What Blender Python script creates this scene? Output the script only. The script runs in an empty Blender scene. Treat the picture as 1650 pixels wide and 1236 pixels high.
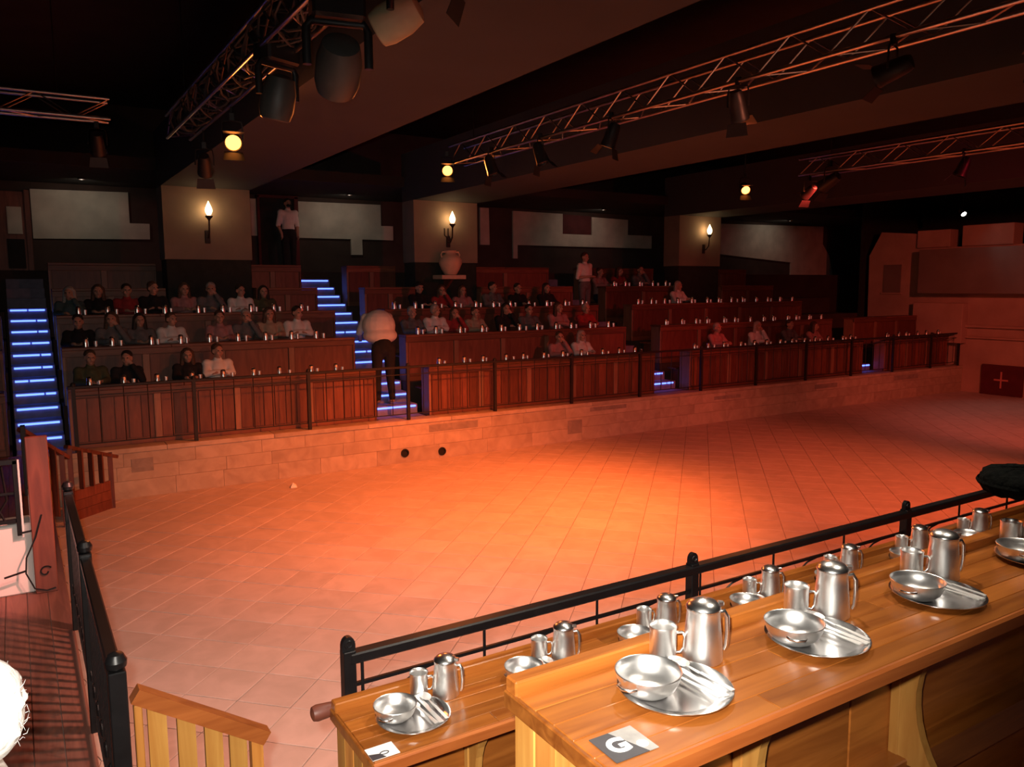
import bpy, bmesh, math, random
from mathutils import Vector, Matrix
random.seed(7)
S = bpy.context.scene
COL = S.collection
pi = math.pi

# ------------------------------------------------------------------ camera
EYE = Vector((0, 0, 3.07))
FPX, PITCH, ROLL, YAW = 1287.56, 0.1201, -0.0049, 1.0168
Fw = Vector((math.cos(YAW)*math.cos(PITCH), math.sin(YAW)*math.cos(PITCH), -math.sin(PITCH)))
Rt = Vector((math.sin(YAW), -math.cos(YAW), 0)); Up = Rt.cross(Fw)
Rt2 = Rt*math.cos(ROLL) + Up*math.sin(ROLL); Up2 = Rt2.cross(Fw)
cd = bpy.data.cameras.new('camera'); cam = bpy.data.objects.new('camera', cd); COL.objects.link(cam)
cd.sensor_width = 36; cd.lens = FPX*36/1650; cd.clip_start = .05; cd.clip_end = 200
m = Matrix((Rt2, Up2, -Fw)).transposed().to_4x4(); m.translation = EYE
cam.matrix_world = m
S.camera = cam

# ------------------------------------------------------------------ view, world, large lights
vs = S.view_settings
vs.view_transform = 'Standard'; vs.look = 'None'; vs.gamma = 1; vs.use_curve_mapping = False
vs.exposure = 1.1
try:
    S.cycles.max_bounces = 6; S.cycles.diffuse_bounces = 3; S.cycles.glossy_bounces = 4
    S.cycles.sample_clamp_indirect = 4; S.cycles.use_denoising = True; S.cycles.use_adaptive_sampling = True; S.cycles.adaptive_threshold = .025
except Exception: pass
W = bpy.data.worlds.new('world'); S.world = W; W.use_nodes = True
W.node_tree.nodes['Background'].inputs[0].default_value = (.02, .012, .012, 1)
W.node_tree.nodes['Background'].inputs[1].default_value = .15

def add_light(name, kind, loc, energy, color, target=None, size=.1, angle=45, blend=.6, parent=None):
    d = bpy.data.lights.new(name, kind); d.energy = energy; d.color = color
    if kind in ('POINT', 'SPOT'): d.shadow_soft_size = size
    if kind == 'SPOT': d.spot_size = math.radians(angle); d.spot_blend = blend
    if kind == 'AREA': d.size = size
    o = bpy.data.objects.new(name, d); COL.objects.link(o)
    o.location = loc
    if target is not None:
        o.rotation_euler = (Vector(target)-Vector(loc)).to_track_quat('-Z', 'Y').to_euler()
    return o
# the photographer's flash, just above the lens
flash_loc = EYE + Up2*.07 - Rt2*.06
add_light('camera_flash', 'SPOT', flash_loc, 285, (1, .93, .82), EYE + Fw*3 - Rt*.45 + Vector((0, 0, -.7)), .025, 84, .9)
ORANGE = (1, .22, .04); RED = (1, .06, .035); PINK = (1, .34, .22); WARM = (1, .62, .34)

# ------------------------------------------------------------------ materials
def new_mat(name):
    mt = bpy.data.materials.new(name); mt.use_nodes = True
    return mt, mt.node_tree, mt.node_tree.nodes['Principled BSDF']
def mat(name, col, rough=.6, metal=0., var=.12, scale=6., bump=0., emit=None, es=0., spec=None, sheen=0.):
    mt, nt, b = new_mat(name)
    b.inputs['Roughness'].default_value = rough; b.inputs['Metallic'].default_value = metal
    if spec is not None: b.inputs['Specular IOR Level'].default_value = spec
    if sheen: b.inputs['Sheen Weight'].default_value = sheen
    tc = nt.nodes.new('ShaderNodeTexCoord'); nz = nt.nodes.new('ShaderNodeTexNoise')
    nz.inputs['Scale'].default_value = scale; nz.inputs['Detail'].default_value = 4
    nt.links.new(tc.outputs['Object'], nz.inputs['Vector'])
    rp = nt.nodes.new('ShaderNodeValToRGB')
    c = Vector(col)
    rp.color_ramp.elements[0].position = .3; rp.color_ramp.elements[1].position = .7
    rp.color_ramp.elements[0].color = (*(c*(1-var)), 1); rp.color_ramp.elements[1].color = (*[min(1, k) for k in c*(1+var)], 1)
    nt.links.new(nz.outputs['Fac'], rp.inputs['Fac']); nt.links.new(rp.outputs['Color'], b.inputs['Base Color'])
    if bump:
        bp = nt.nodes.new('ShaderNodeBump'); bp.inputs['Strength'].default_value = bump; bp.inputs['Distance'].default_value = .01
        nt.links.new(nz.outputs['Fac'], bp.inputs['Height']); nt.links.new(bp.outputs['Normal'], b.inputs['Normal'])
    if emit is not None:
        b.inputs['Emission Color'].default_value = (*emit, 1); b.inputs['Emission Strength'].default_value = es
    return mt
def wood(name, c1, c2, stretch=(1, 12, 12), rough=.4, tint=.35, coat=0.):
    mt, nt, b = new_mat(name)
    b.inputs['Roughness'].default_value = rough
    if coat: b.inputs['Coat Weight'].default_value = coat; b.inputs['Coat Roughness'].default_value = .22
    tc = nt.nodes.new('ShaderNodeTexCoord'); oi = nt.nodes.new('ShaderNodeObjectInfo')
    mp = nt.nodes.new('ShaderNodeMapping'); mp.inputs['Scale'].default_value = stretch
    mu = nt.nodes.new('ShaderNodeMath'); mu.operation = 'MULTIPLY'; mu.inputs[1].default_value = 37
    nt.links.new(oi.outputs['Random'], mu.inputs[0]); nt.links.new(tc.outputs['Object'], mp.inputs['Vector'])
    nt.links.new(mu.outputs[0], mp.inputs['Location'])
    nz = nt.nodes.new('ShaderNodeTexNoise'); nz.inputs['Scale'].default_value = 1.6; nz.inputs['Detail'].default_value = 6
    nz.inputs['Distortion'].default_value = .8
    nt.links.new(mp.outputs['Vector'], nz.inputs['Vector'])
    rp = nt.nodes.new('ShaderNodeValToRGB'); e = rp.color_ramp.elements
    e[0].position = .32; e[1].position = .68; e[0].color = (*c1, 1); e[1].color = (*c2, 1)
    nt.links.new(nz.outputs['Fac'], rp.inputs['Fac'])
    hs = nt.nodes.new('ShaderNodeHueSaturation'); mr = nt.nodes.new('ShaderNodeMapRange')
    mr.inputs['To Min'].default_value = 1-tint; mr.inputs['To Max'].default_value = 1+tint*.6
    nt.links.new(oi.outputs['Random'], mr.inputs['Value']); nt.links.new(mr.outputs[0], hs.inputs['Value'])
    nt.links.new(rp.outputs['Color'], hs.inputs['Color']); nt.links.new(hs.outputs['Color'], b.inputs['Base Color'])
    bp = nt.nodes.new('ShaderNodeBump'); bp.inputs['Strength'].default_value = .12; bp.inputs['Distance'].default_value = .004
    nt.links.new(nz.outputs['Fac'], bp.inputs['Height']); nt.links.new(bp.outputs['Normal'], b.inputs['Normal'])
    return mt
def stone(name, c1, c2, rough=.8, tint=.2, scale=3., bump=.25):
    mt = wood(name, c1, c2, (scale, scale, scale), rough, tint)
    for n in mt.node_tree.nodes:
        if n.bl_idname == 'ShaderNodeBump': n.inputs['Strength'].default_value = bump
    return mt
def emis(name, col, st):
    mt, nt, b = new_mat(name)
    b.inputs['Base Color'].default_value = (*col, 1); b.inputs['Emission Color'].default_value = (*col, 1)
    b.inputs['Emission Strength'].default_value = st
    return mt
MT = dict(
    pine=wood('pine_along', (.225, .060, .009), (.40, .128, .022), (1.3, 16, 16), .3, .32, .3),
    pine_up=wood('pine_upright', (.40, .14, .025), (.60, .25, .055), (14, 14, 1.2), .42, .3),
    pine_dark=wood('pine_dark', (.30, .075, .015), (.44, .125, .028), (1.3, 16, 16), .4, .2),
    pale_pine=wood('pale_pine', (.42, .175, .034), (.56, .28, .065), (14, 14, 1.2), .45, .2),
    far_wood=wood('gallery_wood', (.14, .05, .028), (.22, .08, .042), (1.4, 9, 9), .5, .3),
    far_up=wood('gallery_wood_upright', (.13, .042, .024), (.21, .07, .038), (9, 9, 1.4), .5, .35),
    far_pale=wood('gallery_wood_pale', (.24, .115, .07), (.31, .155, .095), (9, 9, 1.4), .5, .2),
    red_wood=wood('red_wood', (.12, .030, .020), (.21, .058, .034), (9, 9, 1.4), .5, .3),
    deck=wood('deck_wood', (.15, .058, .042), (.24, .098, .07), (16, 1.2, 16), .6, .3),
    tile=stone('floor_tile_stone', (.50, .42, .37), (.60, .50, .45), .62, .07, 2.2, .15),
    grout=stone('floor_joint', (.28, .22, .18), (.34, .27, .23), .9, .1, 5, .2),
    block=stone('wall_stone', (.40, .31, .23), (.52, .42, .32), .85, .14, 2.5, .35),
    grey_block=stone('wall_stone_grey', (.24, .20, .17), (.34, .28, .23), .85, .1, 4, .4),
    iron=mat('black_iron', (.012, .011, .012), .38, .3, .2, 20),
    iron_dull=mat('black_iron_dull', (.012, .010, .010), .6, .0, .2, 20),
    steel=mat('brushed_steel', (.95, .94, .93), .35, 1, .05, 30),
    steel_lid=mat('polished_steel', (.90, .89, .88), .27, 1, .03, 30),
    plate=mat('plate_steel', (.66, .65, .65), .2, 1, .05, 30),
    cutlery=mat('cutlery_steel', (.93, .92, .91), .5, 1, .03, 30),
    truss=mat('truss_aluminium', (.5, .47, .46), .32, 1, .1, 12),
    dark=mat('dark_paint', (.020, .015, .015), .9, 0, .25, 3),
    ceil=mat('ceiling_black', (.022, .018, .018), .95, 0, .2, 2),
    beam=mat('beam_paint', (.036, .042, .050), .85, 0, .1, 1.2),
    wall_dark=mat('wall_dark_brown', (.060, .036, .030), .9, 0, .2, 2),
    maroon=mat('wall_maroon', (.10, .02, .022), .9, 0, .2, 3),
    plaster=mat('pale_plaster', (.55, .50, .43), .9, 0, .16, 2.2, .25),
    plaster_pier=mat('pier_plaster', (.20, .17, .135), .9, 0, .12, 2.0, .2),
    plaster_end=mat('end_wall_plaster', (.42, .30, .25), .9, 0, .14, 1.4, .25),
    grey_box=mat('balcony_grey', (.17, .145, .13), .9, 0, .1, 1.6),
    white_wall=mat('white_wall_paint', (.80, .76, .72), .8, 0, .05, 3),
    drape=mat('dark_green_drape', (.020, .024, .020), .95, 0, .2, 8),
    can=mat('lamp_can_black', (.02, .02, .022), .45, .2, .2, 10),
    can_grey=mat('lamp_grey', (.055, .06, .058), .5, .1, .2, 6),
    horn=mat('lamp_cream', (.42, .36, .22), .6, 0, .1, 6),
    vase=mat('vase_clay', (.62, .44, .33), .7, 0, .1, 6),
    step=mat('step_blue_glow', (.20, .18, .26), .7, 0, .2, 6),  # blue glow of the strips put into the step colour
    led=emis('blue_led', (.10, .19, 1.0), 1.7),
    bulb=emis('flame_bulb', (1, .66, .30), 7),
    lens_orange=emis('lens_orange', (1, .27, .04), 4),
    lens_dim=emis('lens_dim_orange', (1, .22, .04), 5),
    lens_red=emis('lens_red', (1, .08, .03), 3),
    lens_white=emis('lens_white', (1, .97, .85), 14),
    lens_off=mat('lens_off', (.05, .05, .06), .08, 0, .1, 4),
    card_dark=mat('card_charcoal', (.045, .043, .05), .5, 0, .1, 20),
    card_grey=mat('card_silver', (.34, .33, .32), .35, .3, .2, 25),
    card_white=mat('card_white', (.85, .85, .83), .5, 0, .03, 10),
    hat=mat('black_felt', (.004, .0045, .004), 1, 0, .5, 60, .8, spec=.05),
    feather=mat('pinkish_quill', (.55, .30, .22), .7, 0, .1, 20),
    banner=mat('dark_red_panel', (.085, .010, .014), .8, 0, .15, 4),
    cross=mat('pink_cross', (.55, .22, .20), .7, 0, .1, 8),
    hole=mat('vent_black', (.01, .008, .008), .9, 0, .1, 5),
    drum=mat('drum_grey', (.12, .10, .095), .8, 0, .1, 5),
    skin=mat('skin', (.46, .25, .18), .6, 0, .08, 9),
    eye=mat('eye_dark', (.02, .015, .012), .3, 0, .1, 20),
    lip=mat('lips', (.36, .13, .11), .5, 0, .1, 20),
    hair_dark=mat('hair_dark', (.020, .013, .010), .7, 0, .4, 40, .5),
    hair_brown=mat('hair_brown', (.07, .035, .020), .7, 0, .4, 40, .5),
    hair_grey=mat('hair_grey', (.32, .29, .27), .7, 0, .3, 40, .5),
    hair_white=mat('hair_white', (.88, .87, .84), .75, 0, .06, 40, .6),
    c_black=mat('cloth_black', (.012, .011, .012), .9, 0, .3, 12, .2),
    c_white=mat('cloth_white', (.72, .68, .64), .85, 0, .06, 12, .2),
    c_red=mat('cloth_red', (.32, .03, .03), .9, 0, .2, 12, .2),
    c_green=mat('cloth_olive', (.075, .08, .04), .9, 0, .2, 12, .2),
    c_pink=mat('cloth_pink', (.42, .20, .19), .9, 0, .15, 12, .2),
    c_grey=mat('cloth_grey', (.14, .13, .13), .9, 0, .2, 12, .2),
    c_navy=mat('cloth_navy', (.02, .025, .05), .9, 0, .2, 12, .2),
    c_teal=mat('cloth_teal', (.06, .10, .10), .9, 0, .2, 12, .2),
    c_beige=mat('cloth_beige', (.40, .31, .22), .9, 0, .15, 12, .2),
    scrap=mat('white_paper', (.8, .78, .74), .8, 0, .05, 20),
)

# ------------------------------------------------------------------ mesh helpers
class MB:
    def __init__(s): s.v = []; s.f = []
    def add(s, vs, fs):
        n = len(s.v); s.v += [tuple(v) for v in vs]; s.f += [tuple(i+n for i in f) for f in fs]; return s
    def box(s, x0, x1, y0, y1, z0, z1, bev=0.):
        if bev <= 0:
            v = [(x0,y0,z0),(x1,y0,z0),(x1,y1,z0),(x0,y1,z0),(x0,y0,z1),(x1,y0,z1),(x1,y1,z1),(x0,y1,z1)]
            return s.add(v, [(3,2,1,0),(4,5,6,7),(0,1,5,4),(1,2,6,5),(2,3,7,6),(3,0,4,7)])
        bm = bmesh.new(); bmesh.ops.create_cube(bm, size=1)
        for w in bm.verts: w.co = Vector(((x0+x1)/2+w.co.x*(x1-x0), (y0+y1)/2+w.co.y*(y1-y0), (z0+z1)/2+w.co.z*(z1-z0)))
        bmesh.ops.bevel(bm, geom=bm.edges[:], offset=bev, segments=1, affect='EDGES', clamp_overlap=True)
        bm.verts.index_update()
        s.add([w.co[:] for w in bm.verts], [[w.index for w in f.verts] for f in bm.faces]); bm.free(); return s
    def bar(s, a, b, w, h, up=(0,0,1)):
        a = Vector(a); b = Vector(b); d = (b-a).normalized(); u = Vector(up)
        if abs(d.dot(u)) > .98: u = Vector((0,1,0))
        r = d.cross(u).normalized(); u = r.cross(d)
        v = [p+r*sx*w/2+u*sz*h/2 for p in (a,b) for sx,sz in ((-1,-1),(1,-1),(1,1),(-1,1))]
        return s.add(v, [(3,2,1,0),(4,5,6,7),(0,1,5,4),(1,2,6,5),(2,3,7,6),(3,0,4,7)])
    def tube(s, pts, r, n=6, cap=True):
        pts = [Vector(p) for p in pts]; rings = []
        rr = r if isinstance(r, (list, tuple)) else [r]*len(pts)
        pu = None
        for i, p in enumerate(pts):
            d = (pts[min(i+1, len(pts)-1)]-pts[max(i-1, 0)]).normalized()
            if pu is None: pu = d.orthogonal().normalized()
            pu = (pu-d*pu.dot(d))
            pu = pu.normalized() if pu.length > 1e-6 else d.orthogonal().normalized()
            w = d.cross(pu)
            rings.append([p+(pu*math.cos(2*pi*k/n)+w*math.sin(2*pi*k/n))*rr[i] for k in range(n)])
        v = [q for R in rings for q in R]; f = []
        for i in range(len(pts)-1):
            for k in range(n):
                f.append((i*n+k, i*n+(k+1)%n, (i+1)*n+(k+1)%n, (i+1)*n+k))
        if cap: f += [tuple(range(n-1, -1, -1)), tuple((len(pts)-1)*n+k for k in range(n))]
        return s.add(v, f)
    def lathe(s, prof, n=24, at=(0,0,0), close=True):
        v = []; f = []; m = len(prof)
        for r, z in prof:
            for k in range(n):
                a = 2*pi*k/n; v.append((at[0]+max(r, 1e-4)*math.cos(a), at[1]+max(r, 1e-4)*math.sin(a), at[2]+z))
        for i in range(m-1):
            for k in range(n): f.append((i*n+k, i*n+(k+1)%n, (i+1)*n+(k+1)%n, (i+1)*n+k))
        if close: f += [tuple(range(n-1, -1, -1)), tuple((m-1)*n+k for k in range(n))]
        return s.add(v, f)
    def prism(s, out, axis, a, b):
        # outline (u,v) swept along axis from a to b
        def P(u, w, t): return {'x': (t,u,w), 'y': (u,t,w), 'z': (u,w,t)}[axis]
        n = len(out); v = [P(u,w,a) for u,w in out]+[P(u,w,b) for u,w in out]
        f = [tuple(range(n-1,-1,-1)), tuple(range(n,2*n))]+[(i,(i+1)%n,n+(i+1)%n,n+i) for i in range(n)]
        return s.add(v, f)
    def mesh(s, name, mt, smooth=None):
        me = bpy.data.meshes.new(name); me.from_pydata(s.v, [], s.f); me.update()
        bm = bmesh.new(); bm.from_mesh(me); bmesh.ops.recalc_face_normals(bm, faces=bm.faces); bm.to_mesh(me); bm.free()
        me.materials.append(MT[mt] if isinstance(mt, str) else mt)
        if smooth is not None:
            me.shade_smooth(); me.set_sharp_from_angle(angle=math.radians(smooth))
        return me
    def build(s, name, mt, parent=None, loc=None, smooth=None, rot=None):
        return put(name, s.mesh(name, mt, smooth), parent, loc, rot)
def put(name, me, parent=None, loc=None, rot=None):
    o = bpy.data.objects.new(name, me); COL.objects.link(o)
    if parent: o.parent = parent
    if loc is not None: o.location = loc
    if rot is not None: o.rotation_euler = rot if isinstance(rot, (tuple, list, Vector)) or hasattr(rot, 'x') else (0, 0, rot)
    return o
def tag(o, label, cat, group=None, kind=None):
    o['label'] = label; o['category'] = cat
    if group: o['group'] = group
    if kind: o['kind'] = kind
    return o
def thing(name, label, cat, loc=(0,0,0), rz=0, group=None, kind=None):
    o = bpy.data.objects.new(name, None); COL.objects.link(o); o.empty_display_size = .1
    o.location = loc; o.rotation_euler = (0,0,rz)
    return tag(o, label, cat, group, kind)
def copy_tree(o, parent=None):
    c = o.copy(); COL.objects.link(c); c.parent = parent
    for ch in list(o.children): copy_tree(ch, c)
    return c
def B(x0, x1, y0, y1, z0, z1, bev=0.): return MB().box(x0, x1, y0, y1, z0, z1, bev)

# ------------------------------------------------------------------ people (one continuous body mesh; clothes and hair are children)
def _ring(n): return [(math.cos(2*pi*k/n), math.sin(2*pi*k/n)) for k in range(n)]
def _grid(v, f, base, rows, n):
    for i in range(rows-1):
        for k in range(n): f.append((base+i*n+k, base+i*n+(k+1) % n, base+(i+1)*n+(k+1) % n, base+(i+1)*n+k))
    f.append(tuple(base+k for k in range(n-1, -1, -1))); f.append(tuple(base+(rows-1)*n+k for k in range(n)))
def limb(bm, a, b, ra, rb, n=12):
    # tapered capsule from a to b
    a = Vector(a); b = Vector(b); d = b-a; L = d.length
    q = d.to_track_quat('Z', 'Y') if L > 1e-5 else Vector((0, 0, 1)).to_track_quat('Z', 'Y')
    prof = [(ra*math.cos(t), ra*math.sin(t)) for t in (-1.5, -1.1, -.7, -.35, 0)]+[(rb*math.cos(t), L+rb*math.sin(t)) for t in (0, .35, .7, 1.1, 1.5)]
    R = _ring(n); v = [a+q @ Vector((r*x, r*y, z)) for r, z in prof for x, y in R]; f = []
    _grid(v, f, 0, len(prof), n); bm.add(v, f)
def ball(bm, c, rx, ry, rz, rot=None):
    n = 16; R = _ring(n); c = Vector(c); f = []
    M3 = rot.to_3x3() if rot is not None else Matrix.Identity(3)
    T_ = [-1.5+3.0*i/10 for i in range(11)]
    v = [c+M3 @ Vector((rx*math.cos(t)*x, ry*math.cos(t)*y, rz*math.sin(t))) for t in T_ for x, y in R]
    _grid(v, f, 0, len(T_), n); bm.add(v, f)
def skinned(name, fill, mt, voxel=.012, smooth=3):
    bm = MB(); fill(bm); me = bm.mesh(name, mt)
    ob = bpy.data.objects.new('tmp_form', me); COL.objects.link(ob)
    r = ob.modifiers.new('r', 'REMESH'); r.mode = 'VOXEL'; r.voxel_size = voxel; r.use_smooth_shade = True
    sm = ob.modifiers.new('s', 'SMOOTH'); sm.factor = .5; sm.iterations = smooth
    bpy.context.view_layer.update()
    out = bpy.data.meshes.new_from_object(ob.evaluated_get(bpy.context.evaluated_depsgraph_get()))
    bpy.data.objects.remove(ob); bpy.data.meshes.remove(me)
    out.name = name; out.materials.clear(); out.materials.append(MT[mt]); out.shade_smooth()
    return out
def finger_set(bm, wrist, d, palm_n, side):
    w = Vector(wrist); d = Vector(d).normalized(); n = Vector(palm_n).normalized(); s = d.cross(n).normalized()*side
    limb(bm, w, w+d*.07, .026, .03)
    ball(bm, w+d*.045, .035, .035, .02)
    for k, L in enumerate((.062, .072, .068, .052)):
        b0 = w+d*.075+s*(.027-.018*k); b1 = b0+d*L*.5-n*.006; b2 = b1+d*L*.5-n*.02
        limb(bm, b0, b1, .0105, .0095, 6); limb(bm, b1, b2, .0095, .008, 6)
    t0 = w+d*.025+s*.026; t1 = t0+d*.03+s*.024; t2 = t1+d*.03+s*.006
    limb(bm, t0, t1, .012, .011, 6); limb(bm, t1, t2, .011, .009, 6)
def head(bm, c, R=Matrix.Identity(4)):
    c = Vector(c)
    def L(p): return c+(R @ Vector(p))
    ball(bm, L((0, .012, .03)), .076, .094, .092, R); ball(bm, L((0, -.02, -.035)), .060, .068, .078, R)
    ball(bm, L((0, -.055, -.085)), .028, .028, .024, R)
    limb(bm, L((0, -.088, .02)), L((0, -.108, -.022)), .010, .015)
    for s in (-1, 1):
        ball(bm, L((s*.078, .01, -.005)), .012, .022, .034, R); limb(bm, L((s*.045, -.078, .035)), L((s*.012, -.086, .032)), .012, .012)
        ball(bm, L((s*.04, -.068, -.03)), .024, .022, .022, R)
    limb(bm, L((-.018, -.083, -.056)), L((.018, -.083, -.056)), .010, .010)
def face_bits(c, R=Matrix.Identity(4)):
    c = Vector(c); e = MB()
    for s in (-1, 1): ball(e, c+(R @ Vector((s*.031, -.087, .012))), .012, .007, .008, R)
    me = e.mesh('eyes', 'eye', 60)
    l = MB(); ball(l, c+(R @ Vector((0, -.0935, -.056))), .022, .006, .006, R)
    ml = l.mesh('mouth', 'lip', 60)
    return me, ml
def hair_fill(c, style, R=Matrix.Identity(4)):
    c = Vector(c)
    def f(bm):
        def L(p): return c+(R @ Vector(p))
        ball(bm, L((0, .026, .052)), .086, .098, .082, R)
        if style == 'long':
            for s in (-1, 1): limb(bm, L((s*.07, .02, .05)), L((s*.085, .02, -.16)), .036, .042)
            limb(bm, L((0, .07, .03)), L((0, .075, -.17)), .065, .075)
        elif style == 'short':
            ball(bm, L((0, .05, .0)), .078, .066, .07, R)
        elif style == 'cap':
            limb(bm, L((-.05, -.085, .085)), L((.05, -.085, .085)), .02, .02); ball(bm, L((0, .02, .07)), .092, .10, .08, R)
    return f
def rig(P):
    # P: joints. Returns body fill, shirt fill, trousers fill
    def torso(bm, k):
        h0 = Vector(P['hip']) if k == 0 else Vector(P['hip']).lerp(Vector(P['waist']), .55)
        limb(bm, h0, P['waist'], .135+k, .125+k); limb(bm, P['waist'], P['chest'], .125+k, .145+k)
        for s in ('l', 'r'):
            sh = Vector(P['sh_'+s]); limb(bm, P['chest'], sh, .12+k, .064+k); ball(bm, sh, .066+k, .066+k, .066+k)
    def arm(bm, s, k, full=True):
        limb(bm, P['sh_'+s], P['el_'+s], .056+k, .044+k)
        e = Vector(P['el_'+s]); w = Vector(P['wr_'+s])
        limb(bm, e, w if full else e.lerp(w, .1), .044+k, .029+k)
    def legs(bm, k, full=True):
        for s in ('l', 'r'):
            hp = Vector(P['hp_'+s]); kn = Vector(P['kn_'+s]); an = Vector(P['an_'+s])
            limb(bm, hp, kn, .088+k, .060+k); limb(bm, kn, an, .058+k, .040+k)
            limb(bm, an+Vector((0, 0, -.04)), an+Vector(P.get('toe', (0, -.16, -.06))), .045, .034)
    def body(bm):
        torso(bm, 0); legs(bm, 0)
        limb(bm, P['neck'], P['head'], .056, .052); limb(bm, P['chest'], P['neck'], .075, .06)
        head(bm, P['head'], P['R'])
        for s, sd in (('l', 1), ('r', -1)):
            arm(bm, s, 0); w = Vector(P['wr_'+s]); e = Vector(P['el_'+s])
            finger_set(bm, w, P.get('hd_'+s, (w-e)), P.get('pn', (0, 0, 1)), sd)
    def shirt(bm):
        torso(bm, .016); limb(bm, P['chest'], P['neck'], .085, .066)
        for s in ('l', 'r'): arm(bm, s, .014, P.get('sleeve', True))
        for b in P.get('loose', ()): ball(bm, *b)
    def trousers(bm):
        limb(bm, P['hip'], Vector(P['hip']).lerp(Vector(P['waist']), .45), .152, .146); legs(bm, .016)
    return body, shirt, trousers
RX = lambda a: Matrix.Rotation(a, 4, 'X'); RZ = lambda a: Matrix.Rotation(a, 4, 'Z')
def seated(elbow=(.215, -.12, .93), wrist=(.10, -.33, .945), hd=(-.6, -.8, 0), lean=0., turn=0., extra=None):
    P = dict(hip=(0, .02, .62), waist=(0, .03-lean*.3, .80), chest=(0, .02-lean*.7, 1.0), neck=(0, .0-lean, 1.16), head=(0, -.02-lean*1.2, 1.285), R=RZ(turn))
    for s, k in (('l', 1), ('r', -1)):
        P['sh_'+s] = (.165*k, .015-lean*.8, 1.075); P['el_'+s] = (elbow[0]*k, elbow[1], elbow[2]); P['wr_'+s] = (wrist[0]*k, wrist[1], wrist[2]); P['hd_'+s] = (hd[0]*k, hd[1], hd[2])
        P['hp_'+s] = (.095*k, 0, .60); P['kn_'+s] = (.11*k, -.30 if False else -.22, .585); P['an_'+s] = (.11*k, -.02, .14)
    P['toe'] = (0, -.10, -.09)
    if extra: P.update(extra)
    return P
FORMS = []
def form(P, hairs, vox=.013):
    b, s, t = rig(P)
    F = dict(body=skinned('person', b, 'skin', vox), shirt=skinned('shirt', s, 'c_grey', .016), trousers=skinned('trousers', t, 'c_navy', .018))
    F['eyes'], F['mouth'] = face_bits(P['head'], P['R'])
    F['hair'] = {h: skinned('hair', hair_fill(P['head'], h, P['R']), 'hair_dark', .012) for h in hairs}
    return F
FORMS = [form(seated(), ('short', 'long', 'cap')),
         form(seated((.205, -.16, .925), (.02, -.20, .95), (-1, -.2, 0), .05, .35), ('short', 'long')),
         form(seated(lean=.07, turn=-.3, extra={'wr_l': (.07, -.20, 1.17), 'el_l': (.20, -.24, .94), 'hd_l': (-.4, .3, .8)}), ('short', 'long'))]
Pb = dict(hip=(0, .05, .93), waist=(0, .20, 1.13), chest=(0, .36, 1.36), neck=(0, .50, 1.42), head=(0, .60, 1.40), R=RZ(pi) @ RX(-.5), sleeve=False, loose=(((0, .26, 1.27), .275, .25, .27), ((0, .20, 1.12), .285, .24, .15)))
for s, k in (('l', 1), ('r', -1)):
    Pb['sh_'+s] = (.19*k, .36, 1.40); Pb['el_'+s] = (.27*k, .48, 1.16); Pb['wr_'+s] = (.20*k, .68, 1.04); Pb['hd_'+s] = (-.2*k, .9, -.2)
    Pb['hp_'+s] = (.10*k, .03, .90); Pb['kn_'+s] = (.11*k, .06, .50); Pb['an_'+s] = (.12*k, .0, .12)
Pb['toe'] = (0, .15, -.08)
Fb = form(Pb, ('short',))
def standing(arms):
    P = dict(hip=(0, 0, .93), waist=(0, .01, 1.1), chest=(0, .01, 1.30), neck=(0, 0, 1.46), head=(0, -.01, 1.60), R=Matrix.Identity(4), sleeve=False)
    for s, k in (('l', 1), ('r', -1)):
        P['sh_'+s] = (.175*k, 0, 1.385); P['hp_'+s] = (.095*k, 0, .9); P['kn_'+s] = (.10*k, -.01, .50); P['an_'+s] = (.10*k, .02, .11)
        P['el_'+s] = (.235*k, .03, 1.10); P['wr_'+s] = ((.20*k, -.08, .88) if arms == 'down' else (.06*k, -.26, 1.12)); P['hd_'+s] = (0, -.15, -1) if arms == 'down' else (-.8*k, -.4, .1)
    P['toe'] = (0, -.15, -.07); P['pn'] = (1, 0, 0) if arms == 'down' else (0, 0, 1)
    return P
Fs = form(standing('down'), ('short', 'long'))
Fc = form(standing('front'), ('short',))
Pw = standing('down')
Fw_ = dict(Fs)
def wh(bm):
    c = Vector(Pw['head'])
    ball(bm, c+Vector((0, .02, .045)), .112, .120, .100); ball(bm, c+Vector((0, .055, -.01)), .105, .085, .105)
    for k in range(26):
        a = random.uniform(0, 2*pi); u = Vector((math.cos(a)*.10, .03+math.sin(a)*.10, .03+random.uniform(-.06, .06)))
        limb(bm, c+u, c+u*1.06+Vector((0, .003, -.02)), .012, .010, 6)
Fw_['hair'] = {'short': skinned('hair', wh, 'hair_white', .008, 2)}
# ------------------------------------------------------------------ structure: arena floor
AX0, AX1, AY0, AY1 = .2, 23.3, 2.77, 12.77
T = .44; q2 = math.sqrt(2)
fl = tag(B(-8.2, 27.2, -4.2, 19.8, -.25, -.012).build('floor', 'grout'), 'wide arena floor of diagonal pale stone tiles under orange light', 'floor', kind='structure')
cells = []
for i in range(0, 70):
    for j in range(-60, 60):
        a = 5.48+(i-12+.5)*T; b = 2.88+(j+.5)*T
        x = (a-b)/q2; y = (a+b)/q2
        if x > AX0-.32 and x < AX1+.3 and y > AY0-.32 and y < AY1+.3: cells.append((x, y))
def inside(x, y):
    h = T/2*q2
    return x-h > AX0 and x+h < AX1 and y-h > AY0 and y+h < AY1
def in_view(x, y):
    v = Vector((x, y, 0))-EYE; d = v.dot(Fw)
    if d < .5: return False
    return abs(v.dot(Rt2)/d*FPX) < 835 and abs(v.dot(Up2)/d*FPX) < 630
near = sorted([c for c in cells if inside(*c) and in_view(*c)], key=lambda c: c[0]**2+c[1]**2)[:300]
ns = set(near)
g = T/2-.0028
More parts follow.
